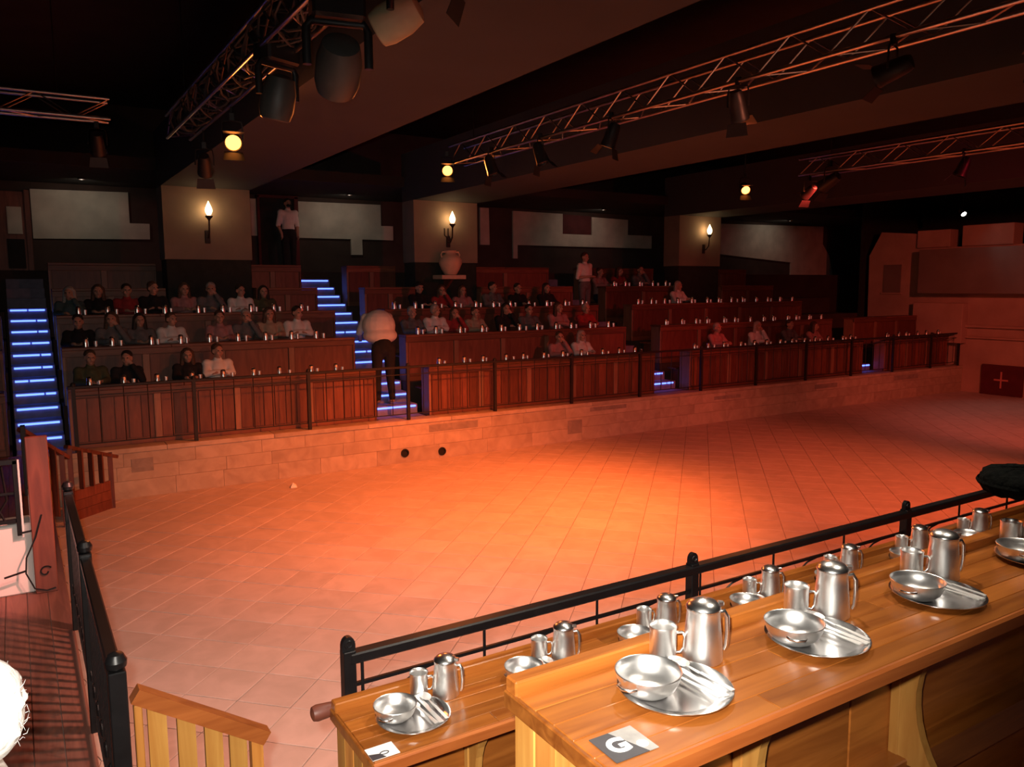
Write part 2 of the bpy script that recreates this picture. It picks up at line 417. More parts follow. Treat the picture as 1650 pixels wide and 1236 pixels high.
def tile_mb(h=g, top=0.):
    b = .006; o = [(-h,-h),(h,-h),(h,h),(-h,h)]; i = [(-h+b,-h+b),(h-b,-h+b),(h-b,h-b),(-h+b,h-b)]
    mb = MB(); v = [(x,y,-.02) for x,y in o]+[(x,y,top-.003) for x,y in o]+[(x,y,top) for x,y in i]
    f = [(3,2,1,0)]+[(k,(k+1)%4,4+(k+1)%4,4+k) for k in range(4)]+[(4+k,4+(k+1)%4,8+(k+1)%4,8+k) for k in range(4)]+[(8,9,10,11)]
    return mb.add(v, f)
tile_me = tile_mb().mesh('tile', 'tile')
for x, y in near:
    put('tile', tile_me, fl, (x, y, random.uniform(-.0012, .0012)), (random.uniform(-.002, .002), random.uniform(-.002, .002), pi/4))
mb = MB()
for x, y in cells:
    if (x, y) in ns: continue
    t = tile_mb(); R = Matrix.Rotation(pi/4, 3, 'Z')
    vv = [R @ Vector(v)+Vector((x, y, 0)) for v in t.v]
    vv = [Vector((min(max(v.x, AX0), AX1), min(max(v.y, AY0), AY1), v.z)) for v in vv]
    mb.add(vv, t.f)
o = mb.build('tile_field', 'tile', fl); o['kind'] = 'stuff'

# arena rim walls
def stone_wall(name, label, x0, x1, y_front, depth, z1, courses, blk, front=-1):
    w = tag(B(x0, x1, min(y_front, y_front-front*depth), max(y_front, y_front-front*depth), -.01, z1-.002).build(name, 'block'), label, 'wall', kind='structure')
    return w
wf = tag(B(AX0, 23.3, 12.79, 13.05, -.01, .70).build('wall_arena_far', 'block'), 'low pale stone wall along the far side of the arena floor', 'wall', kind='structure')
blocks = {}
for c, (z0, z1) in enumerate(((0, .26), (.263, .47), (.473, .675))):
    x = AX0 - .3*(c % 2)
    while x < 23.3:
        L = random.choice((.7, .85, 1.0, 1.2)); a = max(x, AX0); b = min(x+L, 23.3)
        if b-a > .05:
            key = (round(b-a, 3), c)
            if key not in blocks: blocks[key] = B(0, b-a-.003, -.022, 0, z0, z1, .002).mesh('stone', 'block')
            put('stone', blocks[key], wf, (a, 12.79+random.uniform(-.002, .002), 0))
        x += L
x = AX0
while x < 23.3:
    L = min(1.6, 23.3-x); B(0, L-.003, -.04, .27, .677, .75, .006).build('capstone', 'block', wf, (x, 12.79, 0)); x += 1.6
for x0, x1, z0, z1 in ((6.15, 7.15, .50, .63), (9.75, 10.7, .56, .64), (13.25, 14.1, .52, .60), (16.72, 17.6, .52, .63), (20.0, 21.1, .52, .65), (9.2, 9.55, .15, .42), (1.3, 1.6, .38, .58)):
    B(x0, x1, 12.762, 12.80, z0, z1, .004).build('patch_stone', 'grey_block', wf)
for x, z in ((5.67, .175), (6.4, .125)):
    MB().lathe([(.075, 0), (.075, .02), (.055, .024), (.055, .005), (0, .005)], 16).build('vent_hole', 'hole', wf, (x, 12.768, z), 40, (pi/2, 0, 0))
tag(B(.85, 23.3, 2.45, 2.77, -.01, .75, .005).build('wall_arena_near', 'block'), 'low stone wall on the near side of the arena below the railing', 'wall', kind='structure')
pl = tag(B(-8, .2, -4, 13.0, -.01, .735).build('platform_floor', 'grout'), 'raised side walkway floor of reddish boards behind black railing', 'floor', kind='structure')
x = .2
plank_me = B(-.133, 0, 1.0, 13.0, .72, .75, .003).mesh('plank', 'deck')
for k in range(40):
    put('plank', plank_me, pl, (x, 0, 0)); x -= .136
# near seating tiers under the camera
for k, (y0, y1, z) in enumerate(((1.5, 2.45, .75), (.35, 1.5, 1.28), (-4, .35, 1.82))):
    tag(B(.85, 23.3, y0, y1, -.01, z, .004).build('near_tier', 'deck'), ['lowest near seating step behind the front counter', 'second near seating step behind the lettered counter', 'upper near seating step behind the camera'][k], 'platform', kind='structure')
st = tag(B(.2, .42, 1.6, 2.74, -.01, .56).build('near_steps', 'deck'), 'short wooden steps down to arena floor by near counters', 'steps', kind='structure')
B(.42, .64, 1.6, 2.74, -.01, .37).build('step', 'deck', st); B(.64, .85, 1.6, 2.74, -.01, .19).build('step', 'deck', st)

# room shell
tag(B(-8, 27, -4, 19.6, 7.0, 7.2).build('ceiling', 'ceil'), 'black ceiling high above the arena', 'ceiling', kind='structure')
tag(B(-8, 27, -4.2, -4, -.01, 7).build('wall_near', 'wall_dark'), 'dark wall behind the camera', 'wall', kind='structure')
tag(B(-8.2, -8, -4, 19.6, -.01, 7).build('wall_left', 'wall_dark'), 'dark side wall beyond the blue stairs', 'wall', kind='structure')
tag(B(27, 27.2, -4, 19.6, -.01, 7).build('wall_right', 'dark'), 'dark far end wall behind the stage tower', 'wall', kind='structure')
wb = tag(B(-8, 27, 19.6, 19.8, -.01, 7).build('wall_back', 'wall_dark'), 'dark brown back wall of the far gallery with pale plaster panels', 'wall', kind='structure')
tag(B(-8, 27, 16.6, 19.6, 5.28, 5.5).build('gallery_soffit', 'ceil'), 'dark lowered ceiling over the back of the far gallery', 'ceiling', kind='structure')
def panel(poly, mt='plaster', y0=19.54):
    MB().prism(poly, 'y', y0, 19.6).build('plaster_panel', mt, wb)
panel([(.42, 4.12), (2.65, 4.16), (2.66, 4.50), (2.26, 4.50), (2.26, 5.16), (.42, 5.13)])
panel([(5.93, 4.29), (7.33, 4.29), (7.33, 3.9), (7.63, 3.9), (7.63, 4.29), (8.48, 4.29), (8.48, 4.65), (8.15, 4.65), (8.15, 5.18), (5.93, 5.16)])
panel([(12.15, 3.88), (12.3, 3.88), (12.3, 4.26), (17.33, 4.26), (17.33, 4.66), (16.35, 4.66), (16.35, 5.12), (14.95, 5.15), (14.95, 4.62), (13.87, 4.62), (13.87, 5.2), (12.15, 5.21)])
panel([(19.5, 4.2), (24.0, 3.9), (24.0, 3.45), (26.4, 3.42), (26.1, 4.2), (25.73, 4.6), (25.73, 5.24), (19.5, 5.14)])
panel([(4.84, 4.31), (5.0, 4.31), (5.0, 5.17), (4.82, 5.17)]); panel([(11.08, 4.24), (11.38, 4.24), (11.36, 5.25), (11.08, 5.25)])
panel([(13.88, 4.63), (14.94, 4.63), (14.94, 5.17), (13.88, 5.19)], 'maroon', 19.56)
panel([(-.6, 3.2), (5.0, 3.2), (5.0, 4.1), (-.6, 4.1)], 'wall_dark', 19.57)
# doors in the back wall
d1 = tag(B(5.02, 5.92, 19.50, 19.58, 3.45, 5.2).build('door_1', 'dark'), 'dark open doorway at the top of the second blue stairs', 'door', kind='structure')
B(5.88, 5.98, 19.44, 19.6, 3.45, 5.25, .006).build('door_frame', 'maroon', d1); B(5.0, 5.06, 19.44, 19.6, 3.45, 5.25, .006).build('door_frame', 'maroon', d1); B(5.0, 5.98, 19.44, 19.6, 5.2, 5.27, .006).build('door_frame', 'maroon', d1)
d2 = tag(B(-.6, .34, 19.50, 19.6, 3.4, 5.06).build('door_2', 'red_wood'), 'orange brown door high above the leftmost blue stairs', 'door', kind='structure')
B(-.02, .24, 19.47, 19.51, 4.2, 4.75, .004).build('door_notice', 'plaster', d2); B(.30, .40, 19.46, 19.6, 3.4, 5.1, .006).build('door_frame', 'red_wood', d2); B(-.05, .26, 19.475, 19.51, 3.5, 4.1, .004).build('door_panel', 'dark', d2)

# piers, beams
for k, (x0, x1) in enumerate(((2.43, 4.02), (7.5, 9.08), (15.3, 16.85))):
    nm = ['leftmost', 'middle', 'rightmost'][k]
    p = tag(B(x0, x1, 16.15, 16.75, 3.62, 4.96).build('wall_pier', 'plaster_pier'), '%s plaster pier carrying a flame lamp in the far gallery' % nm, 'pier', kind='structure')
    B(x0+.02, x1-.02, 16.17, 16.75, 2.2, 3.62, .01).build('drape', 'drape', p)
    tag(B(x0, x1, -4, 16.75, 4.96, 6.0).build('ceiling_beam', 'beam'), '%s broad ceiling beam running over the arena to a lamp pier' % nm, 'beam', kind='structure')
# end wall (stage tower)
we = tag(B(23.3, 23.7, -4, 14.3, -.01, 4.17).build('wall_end', 'plaster_end'), 'pale plaster end wall of the arena with balcony and notched top', 'wall', kind='structure')
B(22.75, 23.3, 2.0, 13.93, 2.83, 4.10).build('balcony_front', 'grey_box', we)
B(23.18, 23.3, 2.0, 12.7, 1.86, 1.93, .006).build('ledge', 'plaster_end', we); B(23.2, 23.3, 2.0, 12.7, 1.55, 1.6, .006).build('ledge', 'plaster_end', we)
B(23.0, 23.3, 12.7, 14.2, 1.4, 2.55, .01).build('side_block', 'plaster_end', we)
B(23.2, 23.7, 11.55, 12.95, 4.17, 4.75, .01).build('merlon', 'plaster_end', we); B(23.2, 23.7, 13.3, 14.3, 4.17, 4.68, .01).build('merlon', 'plaster_end', we); B(23.2, 23.7, 8.5, 11.0, 4.17, 4.75, .01).build('merlon', 'plaster_end', we)
tw = tag(MB().prism([(14.3, 1.2), (15.9, 1.2), (15.95, 4.0), (15.55, 4.72), (14.3, 4.6)], 'x', 23.32, 23.7).build('wall_tower', 'plaster_end'), 'pinkish plaster tower corner with small square window', 'wall', kind='structure')
B(23.28, 23.34, 14.83, 15.4, 2.83, 3.70, .005).build('window_recess', 'grey_box', tw)
B(23.26, 23.34, 14.78, 15.45, 2.79, 2.84, .005).build('window_sill', 'plaster_end', tw)
tag(B(23.35, 26.9, 16.2, 16.3, 0, 6.99).build('stage_curtain', 'drape'), 'black drape hanging beside the stage tower', 'curtain')

# ------------------------------------------------------------------ far gallery tiers, stairs
ROWY = [13.22, 14.2, 15.22, 16.25, 17.3]
ROWZ = [1.64, 2.17, 2.64, 3.08, 3.56]
CH = .89
SEC = [(.56, 5.28), (6.30, 11.72), (12.75, 19.0), (19.95, 22.95), (-4.5, -.2)]
SECN = ['beside leftmost blue stairs', 'right of second blue stairs', 'right of third blue stairs', 'by the end wall', 'left of leftmost blue stairs']
ORDN = 'first second third fourth fifth sixth seventh eighth ninth tenth eleventh twelfth thirteenth fourteenth fifteenth'.split()
PIER = [(2.43, 4.02), (7.5, 9.08), (15.3, 16.85)]
ROWN = ['front', 'second', 'third', 'fourth', 'topmost']
for s, (x0, x1) in enumerate(SEC):
    for r in range(5):
        y0 = ROWY[r]-.2 if r else 13.05; y1 = ROWY[r+1]-.2 if r < 4 else 18.3
        tag(B(x0-.03, x1+.03, y0, y1, -.01, ROWZ[r]-CH).build('tier_platform', 'wall_dark'), '%s seating step of far gallery %s' % (ROWN[r], SECN[s]), 'platform', kind='structure')
tag(B(-8, 27, 18.3, 19.6, -.01, 3.44).build('top_landing', 'wall_dark'), 'dark landing along the back of the far gallery', 'platform', kind='structure')
STAIR = [(-.12, .5), (5.34, 6.24), (11.78, 12.70), (19.05, 19.9)]
STN = ['leftmost blue lit stairs climbing beside the wooden counters', 'second flight of blue lit stairs climbing to a doorway', 'third dim flight of blue lit stairs between red counters', 'rightmost dark flight with one blue step light']
for s, (x0, x1) in enumerate(STAIR):
    w = x1-x0; t = thing('aisle_stairs', STN[s], 'stairs', (x0, 13.05, 0), kind='structure')
    sm = B(0, w, 0, .40, -.35, 0, .004).mesh('step', 'step')
    B(0, w, 0, 5.25, -.01, .5).build('stair_base', 'step', t)
    for k in range(15):
        z = .75+.18*k; put('step', sm, t, (0, .03+.36*k, z))
        lit = (s == 0 and 0 < k < 12) or (s == 1 and k > 0) or (s == 2 and k in (1, 2, 3)) or (s == 3 and k == 1)
        if lit:
            gap = random.choice((0, 0, .35, .5, .72)); wl = w-.08
            spans = [(0, 1)] if gap == 0 else [(0, gap-.02), (gap+.03, 1)]
            if s == 2: spans = [(0, .2), (.26, .5), (.56, .7), (.75, .95)]
            for a, b in spans: B(.04+wl*a, .04+wl*b, -.022, 0, -.05, -.022).build('light_strip', 'led', t, (0, .03+.36*k, z))

# ------------------------------------------------------------------ counters
def far_counter(r, s, x0, x1, tail=''):
    L = x1-x0; zf = ROWZ[r]-CH
    t = thing('gallery_counter', '%s row wooden counter of far gallery %s%s' % (ROWN[r], SECN[s], tail), 'counter', (x0, ROWY[r], zf))
    n = max(1, round(L/1.5))
    for k in range(n): B(L*k/n, L*(k+1)/n-.003, -.19, .19, CH-.045, CH, .006).build('top_board', 'far_wood', t)
    B(.02, L-.02, -.145, -.13, .06, CH-.05).build('backing', 'far_wood', t)
    B(.0, L, -.165, -.13, 0, .08, .004).build('plinth', 'far_wood', t); B(.0, L, -.175, -.14, CH-.14, CH-.046, .004).build('frieze', 'far_wood', t)
    for xx in (0, L-.04): B(xx, xx+.04, -.17, .15, 0, CH-.046, .004).build('end_panel', 'far_pale' if xx == 0 else 'far_up', t)
    npan = max(2, round(L/1.15)); pw = L/npan
    if r == 0:
        nb = max(3, round(pw/.21)); bw = (pw-.1)/nb
        bm_ = B(.006, bw-.006, -.166, -.146, .1, CH-.15, .003).mesh('board', 'far_up')
    else:
        pm = B(.06, pw-.06, -.157, -.146, .1, CH-.15, .003).mesh('panel', 'far_up')
    stm = B(-.05, .05, -.18, -.146, .08, CH-.14, .004)
    stm = stm.mesh('stile', 'far_pale')
    for k in range(npan):
        if k: put('stile', stm, t, (pw*k, 0, 0))
        if r == 0:
            for j in range(nb): put('board', bm_, t, (pw*k+.05+bw*j, 0, 0))
        else: put('panel', pm, t, (pw*k, 0, 0))
    return t
for s in range(5):
    for r in range(5):
        if (s == 3 and r > 1) or (s == 4 and r > 2): continue
        if r < 3: far_counter(r, s, *SEC[s])
        else:
            far_counter(r, s, SEC[s][0], PIER[s][0]-.03, ', left of pier'); far_counter(r, s, PIER[s][1]+.03, SEC[s][1], ', right of pier')
# benches for the seated audience
for s in range(3):
    x0, x1 = SEC[s]; L = x1-x0
    for r in range(4):
        if r == 3 and s != 2: continue
        if r == 3: L = 2.5
        t = thing('gallery_bench', '%s row plain bench behind its counter %s' % (ROWN[r], SECN[s]), 'bench', (x0, ROWY[r]+.5, ROWZ[r]-CH))
        B(.1, L-.1, -.13, .17, .42, .455, .006).build('seat', 'far_wood', t)
        for k in range(int(L/1.6)+1): B(.2+k*1.5, .26+k*1.5, -.1, .14, 0, .42, .004).build('leg', 'far_up', t)

# ------------------------------------------------------------------ far railing
XP0, SP = 2.234, 1.7754
t = thing('arena_railing', 'long black iron railing along the far stone wall', 'railing', (0, 12.83, .75))
px = [.62]+[XP0+SP*k for k in range(12)]+[23.15]
B(.55, 23.2, -.025, .025, .915, .955, .006).build('top_rail', 'iron_dull', t)
B(.6, 23.2, -.008, .008, .80, .815).build('upper_bar', 'iron_dull', t); B(.6, 23.2, -.008, .008, .10, .115).build('lower_bar', 'iron_dull', t)
postm = MB().box(-.026, .026, -.026, .026, -.12, .93).lathe([(.02, .93), (.034, .955), (.036, .975), (.025, 1.0), (.004, 1.01)], 10).mesh('post', 'iron_dull')
barm = MB().tube([(0, 0, .105), (0, 0, .92)], .0075, 5).mesh('baluster', 'iron_dull')
for p in px: put('post', postm, t, (p, 0, 0))
for a, b in zip(px, px[1:]):
    n = max(1, round((b-a)/.295))
    for k in range(1, n): put('baluster', barm, t, (a+(b-a)*k/n, 0, 0))

# near railing
t = thing('arena_railing', 'near black iron railing with ring-topped posts behind steel jugs', 'railing', (.98, 2.77, .75))
L = 9
MB().box(0, L, -.028, .028, .912, .955, .006).build('top_rail', 'iron', t)
MB().box(0, L, -.007, .007, .815, .829).build('middle_bar', 'iron', t); MB().box(0, L, -.007, .007, .1, .114).build('lower_bar', 'iron', t)
def ring(cx, cz, r, tr, n=14, y=0):
    return MB().tube([(cx+r*math.cos(2*pi*k/n), y, cz+r*math.sin(2*pi*k/n)) for k in range(n+1)], tr, 6)
postn = MB().box(-.024, .024, -.024, .024, 0, .965, .003).prism([(-.026, .965)]+[(.026*math.cos(pi-pi*k/8), .985+.034*math.sin(pi-pi*k/8)) for k in range(9)]+[(.026, .965)], 'y', -.012, .012)
postm = postn.mesh('post', 'iron', 30)
rgm = ring(0, .99, .013, .0045).mesh('post_ring', 'iron', 40)
rodm = MB().tube([(0, 0, .1), (0, 0, .93)], .0065, 6).mesh('rod', 'iron')
scm = MB().tube([(.08, 0, .66), (.16, 0, .75), (.26, 0, .805), (.36, 0, .82)], .005, 5).mesh('scroll', 'iron')
for k in range(6):
    p = put('post', postm, t, (SP*k, 0, 0)); put('post_ring', rgm, p, (0, -.013, 0))
    for j in (1, 2): put('rod', rodm, t, (SP*(k+j/3)-.0, 0, 0))
    put('rod', rodm, t, (SP*k+.055, 0, 0))
    for j in (0, 1, 2): put('scroll', scm, t, (SP*(k+j/3)+.02, 0, 0))

# left railing, seen along its length
t = thing('side_railing', 'black ornate iron railing edging the side walkway', 'railing', (.22, 3.05, .75))
B(-.025, .025, 0, 3.0, .92, .955, .006).build('top_rail', 'iron', t); B(-.008, .008, 0, 3.0, .78, .795).build('upper_bar', 'iron', t); B(-.008, .008, 0, 3.0, .08, .095).build('lower_bar', 'iron', t)
pm = MB().box(-.03, .03, -.03, .03, 0, .97, .004).lathe([(.02, .97), (.036, .985), (.038, 1.005), (.026, 1.03), (.004, 1.04)], 12).mesh('post', 'iron', 30)
for y in (0, 1.5, 3.0): put('post', pm, t, (0, y, 0))
bm_ = MB().box(-.008, .008, -.011, .011, .09, .92).mesh('baluster', 'iron')
def spiral(turns, r0, r1, n, tr, sx=1):
    return MB().tube([(0, sx*(r0+(r1-r0)*k/n)*math.cos(2*pi*turns*k/n), (r0+(r1-r0)*k/n)*math.sin(2*pi*turns*k/n)) for k in range(n+1)], tr, 5)
sc1 = spiral(1.4, .055, .012, 18, .005).mesh('scroll', 'iron'); sc2 = spiral(1.4, .055, .012, 18, .005, -1).mesh('scroll', 'iron')
for k in range(1, 30):
    if k % 15: put('baluster', bm_, t, (0, .1*k, 0))
    if k % 2: put('scroll', sc1, t, (.012, .1*k, .68)); put('scroll', sc2, t, (-.012, .1*k, .30))
# ------------------------------------------------------------------ balustrade of the near steps
t = thing('step_balustrade', 'short honey-wood balustrade sloping down at the near steps', 'balustrade', (0, 2.80, 0))
MB().bar((.25, 0, 1.735), (.67, 0, 1.455), .055, .05).build('handrail', 'pine_dark', t)
B(.245, .27, -.02, .02, .75, 1.70, .003).build('post', 'pine_up', t)
MB().prism([(.615, .19), (.655, .19), (.655, 1.44), (.615, 1.468)], 'y', -.022, .022).build('post', 'pine_up', t)
for x in (.285, .375, .462, .543):
    zt = 1.72-(x-.25)*.6667
    MB().prism([(x, .4), (x+.058, .4), (x+.058, zt-.045), (x, zt-.01)], 'y', -.012, .012).build('baluster', 'pale_pine', t)
MB().bar((.25, 0, .75), (.66, 0, .42), .045, .06).build('bottom_rail', 'pine', t)
# far corner wooden balustrades
def balustrade(label, a, b, za, zb, fa, fb, n, solid):
    t = thing('step_balustrade', label, 'balustrade', (a[0], a[1], 0))
    A = Vector((0, 0, 0)); Bv = Vector((b[0]-a[0], b[1]-a[1], 0)); d = Bv.normalized(); L = Bv.length
    def P(u, z): return d*u+Vector((0, 0, z))
    MB().bar(P(-.05, za), P(L+.12, zb-.09), .07, .045).build('handrail', 'red_wood', t)
    for u, zz, ff in ((0, za, fa), (L, zb, fb)): MB().bar(P(u, ff), P(u, zz-.01), .06, .06).build('post', 'red_wood', t)
    if solid:
        for k in range(3):
            z0 = fb+.135*k; MB().bar(P(.03, z0+.065), P(L-.03, z0+.065), .025, .13).build('side_board', 'red_wood', t)
    for k in range(1, n):
        u = L*k/n; z0 = fb+.4 if solid else fa+(fb-fa)*k/n
        MB().bar(P(u, z0), P(u, za+(zb-za)*k/n-.02), .075, .022, (d.x, d.y, 0)).build('baluster', 'red_wood', t)
    return t
balustrade('reddish board balustrade at arena corner below the wooden front counter', (.48, 11.88), (.99, 12.34), 1.02, .80, 0, 0, 4, True)
balustrade('reddish wooden handrail dropping toward the corner balustrade', (-.02, 11.1), (.38, 11.66), 1.42, .98, .75, .0, 4, False)
t = thing('newel_post', 'tall reddish newel board with iron scroll at end of side railing', 'post', (.065, 6.95, .75))
B(-.075, .075, -.025, .025, 0, 1.22, .006).build('board', 'red_wood', t)
MB().tube([(.0+(.045-.03*k/20)*math.cos(.6+5.6*k/20), -.03, .17+(.045-.03*k/20)*math.sin(.6+5.6*k/20)) for k in range(21)], .006, 5).build('scroll', 'iron', t)
MB().tube([(.0, -.032, .62), (-.05, -.034, .45), (-.12, -.036, .3), (-.13, -.036, .18), (-.08, -.034, .05), (0, -.032, .02), (.06, -.03, .03)], .006, 5).build('iron_wire', 'iron', t)
MB().tube([(-.13, -.036, .2), (-.2, -.036, .185), (-.27, -.036, .17)], .008, 5).build('iron_bracket', 'iron', t)
# white low wall and iron gate by the newel
wl = tag(B(-3.0, -.01, 6.99, 7.25, .75, 1.30, .01).build('wall_side', 'white_wall'), 'white low wall glowing pink beside the newel board', 'wall', kind='structure')
B(-.012, .02, 6.985, 7.2, .75, 1.52, .004).build('corner_strip', 'white_wall', wl)
t = thing('iron_gate', 'black iron framed gate fixed before the white low wall', 'gate', (-.07, 6.965, 1.30))
B(-.03, .0, -.02, .02, -.08, .50, .003).build('gate_post', 'iron', t)
B(-1.2, .0, -.02, .02, .47, .51, .003).build('top_bar', 'iron', t); B(-1.2, -.03, -.015, .015, .02, .05, .003).build('lower_bar', 'iron', t); B(-1.2, -.03, -.012, .012, .24, .26, .002).build('middle_bar', 'iron', t)
for k in range(6): MB().tube([(-.1-.16*k, 0, .04), (-.13-.16*k, 0, .12), (-.08-.16*k, 0, .2), (-.1-.16*k, 0, .46)], .009, 5).build('bar', 'iron', t)
B(.002, .016, -.02, .02, -.08, .50, .002).build('white_edge', 'white_wall', t)
MB().tube([(-.02, -.02, -.06), (.06, -.03, -.05), (.1, -.03, -.0), (.16, -.03, .04)], .008, 5).build('hook', 'iron', t)
tag(B(-.045, .005, 10.4, 10.5, .75, 1.55, .004).build('stair_newel', 'iron_dull'), 'dark post standing before the leftmost blue stairs', 'post')

# ------------------------------------------------------------------ near counters with planks, lip, brackets
def near_counter(label, x0, y0, y1, ztop, zfloor, L, brs):
    t = thing('counter', label, 'counter', (x0, y0, zfloor)); D = y1-y0; h = ztop-zfloor
    nrow = 5; pw = (D-.045)/nrow
    lens = (1.1, 1.5, .9, 1.3)
    for r in range(nrow):
        x = 0; k = r
        while x < L:
            l = lens[k % 4]*(1 if x else .4+.15*r); l = min(l, L-x)
            B(x, x+l-.0008, pw*r+.0004, pw*(r+1)-.0004, h-.034, h+random.uniform(-.0006, .0006), .0015).build('plank', 'pine', t); x += l; k += 1
    B(-.006, L, D-.043, D, h-.034, h+.032, .004).build('back_lip', 'pine', t)
    MB().prism([(-.012, h-.04), (.0, h-.04), (.0, h-.001), (-.006, h-.001), (-.012, h-.008)], 'x', -.006, L).build('front_nosing', 'pine_dark', t)
    B(-.012, .0, -.008, D, h-.04, h-.0005, .003).build('end_nosing', 'pine', t)
    # arena side panel and end boards
    n = int(L/1.0)
    for k in range(n): B(k*1.0+.03, k*1.0+1.026, D-.14, D-.12, .1, h-.036, .003).build('panel', 'pine', t)
    nb = 4; bw = (D-.06)/nb
    for k in range(nb): B(.004, .024, .04+bw*k+.001, .04+bw*(k+1)-.001, 0, h-.036, .003).build('end_board', 'pale_pine' if k % 2 else 'pine_up', t)
    B(.03, L, D-.20, D-.12, h-.58, h-.47, .004).build('foot_rail', 'pine', t)
    B(.03, L, D-.16, D-.14, h-.09, h-.036, .003).build('under_rail', 'pine', t)
    yb = D-.14
    for x in brs:
        top = .012; out = [(yb, h-.036)]
        N = 10
        pts = []
        for k in range(N+1):
            a = k/N; z = h-.036-a*.45
            pts.append((yb-.075-.125*(abs(2*a-1.05)**2.2 if a < .5 else .65*abs(2*a-1.05)**2.2), z))
        out = [(yb, h-.036)]+pts+[(yb, h-.486)]
        MB().prism(out, 'x', x-.014, x+.014).build('bracket', 'pale_pine', t)
        B(x-.018, x+.018, yb-.03, yb, h-.5, h-.04, .003).build('stile', 'pale_pine', t)
    return t
C2 = near_counter('near honey-pine counter carrying the letter G card and place settings', .87, 1.05, 1.43, 2.19, 1.28, 7.0, (.58, 1.23, 2.0, 2.9))
C1 = near_counter('lower honey-pine counter against the near black railing', .835, 2.15, 2.53, 1.64, .75, 8.0, (.45, 1.3, 2.2, 3.2))
MB().lathe([(.012, -.05), (.024, -.045), (.028, -.03), (.026, .0), (.022, .05)], 12).build('rail_knob', 'red_wood', C1, (-.02, .40, .875), 40, (0, pi/2, 0))

# cards
def card(label, x, y, z, w, h, rz, kind):
    t = thing('name_card', label, 'card', (x, y, z), rz)
    if kind == 'G':
        MB().prism([(-w/2, -h/2), (w/2*.55, -h/2), (-w/2*.1, h/2), (-w/2, h/2)], 'z', 0, .0016).build('dark_half', 'card_dark', t)
        MB().prism([(w/2*.55+.0005, -h/2), (w/2, -h/2), (w/2, h/2), (-w/2*.1+.0005, h/2)], 'z', 0, .0016).build('silver_half', 'card_grey', t)
        cu = bpy.data.curves.new('letter', 'FONT'); cu.body = 'G'; cu.size = .062; cu.extrude = .0004; cu.offset = .0026; cu.align_x = 'CENTER'; cu.align_y = 'CENTER'
        ob = bpy.data.objects.new('tmp_letter', cu); COL.objects.link(ob); bpy.context.view_layer.update()
        me = bpy.data.meshes.new_from_object(ob.evaluated_get(bpy.context.evaluated_depsgraph_get())); bpy.data.objects.remove(ob)
        me.materials.clear(); me.materials.append(MT['card_white']); put('letter', me, t, (-.014, -.002, .0022))
        MB().lathe([(.012, 0), (.012, .0006), (0, .0008)], 16).build('pale_spot', 'card_white', t, (.032, -.018, .0016))
    else:
        B(-w/2, w/2, -h/2, h/2, 0, .0016).build('face', 'card_white', t)
        MB().prism([(-w/2, -h/2), (.0, -h/2), (-.012, -.01), (-w/2, .0)], 'z', .0016, .0024).build('dark_corner', 'card_dark', t)
        MB().tube([(.002+.014*math.cos(2*pi*k/14), -.012+.008*math.sin(2*pi*k/14), .0022) for k in range(15)], .0018, 5).build('loop_mark', 'card_dark', t)
    return t
card('charcoal and silver card with a white letter G', .944, 1.122, 2.1912, .102, .088, -.02, 'G')
card('white card with a black looped mark on the lower counter', .876, 2.192, 1.6412, .09, .07, 0, 'w')

# ------------------------------------------------------------------ tableware
plate_me = MB().lathe([(.085, 0), (.096, .002), (.120, .012), (.1255, .0135), (.1255, .0155), (.119, .0145), (.094, .0045), (.088, .003), (0.0, .003)], 40).mesh('steel_plate', 'plate', 50)
bowl_me = MB().lathe([(.032, 0), (.045, .002), (.060, .015), (.069, .034), (.0715, .048), (.0735, .049), (.0725, .0505), (.0695, .049), (.066, .035), (.056, .017), (.040, .006), (0, .0045)], 36).mesh('bowl_body', 'steel', 50)
lug_me = MB().tube([(.071, -.022, .036), (.086, -.017, .037), (.091, 0, .037), (.086, .017, .037), (.071, .022, .036)], .0032, 6).mesh('lug_handle', 'steel_lid', 60)
jug_me = MB().lathe([(.044, 0), (.047, .003), (.0465, .02), (.044, .055), (.0405, .095), (.0385, .118), (.040, .121), (.040, .125), (.037, .125), (.036, .11), (.040, .06), (.043, .006), (0, .004)], 32).mesh('jug_body', 'steel', 45)
jlid_me = MB().lathe([(.0405, .1255), (.0415, .128), (.040, .133), (.030, .143), (.014, .148), (.004, .150), (.0005, .150)], 32).mesh('lid', 'steel_lid', 60)
jh_me = MB().tube([(.038, 0, .112), (.052, 0, .114), (.060, 0, .10), (.062, 0, .06), (.060, 0, .03), (.055, 0, .018)], [.005, .006, .006, .006, .0055, .004], 8).mesh('handle', 'steel_lid', 60)
jt_me = MB().box(.034, .050, -.006, .006, .128, .140, .002).mesh('thumb_lever', 'steel_lid')
mug_me = MB().lathe([(.029, 0), (.031, .002), (.0315, .02), (.0315, .075), (.033, .083), (.0325, .085), (.0305, .083), (.0295, .072), (.0295, .006), (0, .005)], 28).mesh('mug_body', 'steel', 45)
mh_me = MB().tube([(.031, 0, .066), (.046, 0, .067), (.052, 0, .056), (.050, 0, .03), (.042, 0, .018), (.031, 0, .017)], .0038, 7).mesh('handle', 'steel_lid', 60)
def flat(pts, t=.0018): return MB().prism(pts, 'z', 0, t)
spoon_me = MB().lathe([(.0005, 0)]+[(.0005, .001)], 4)
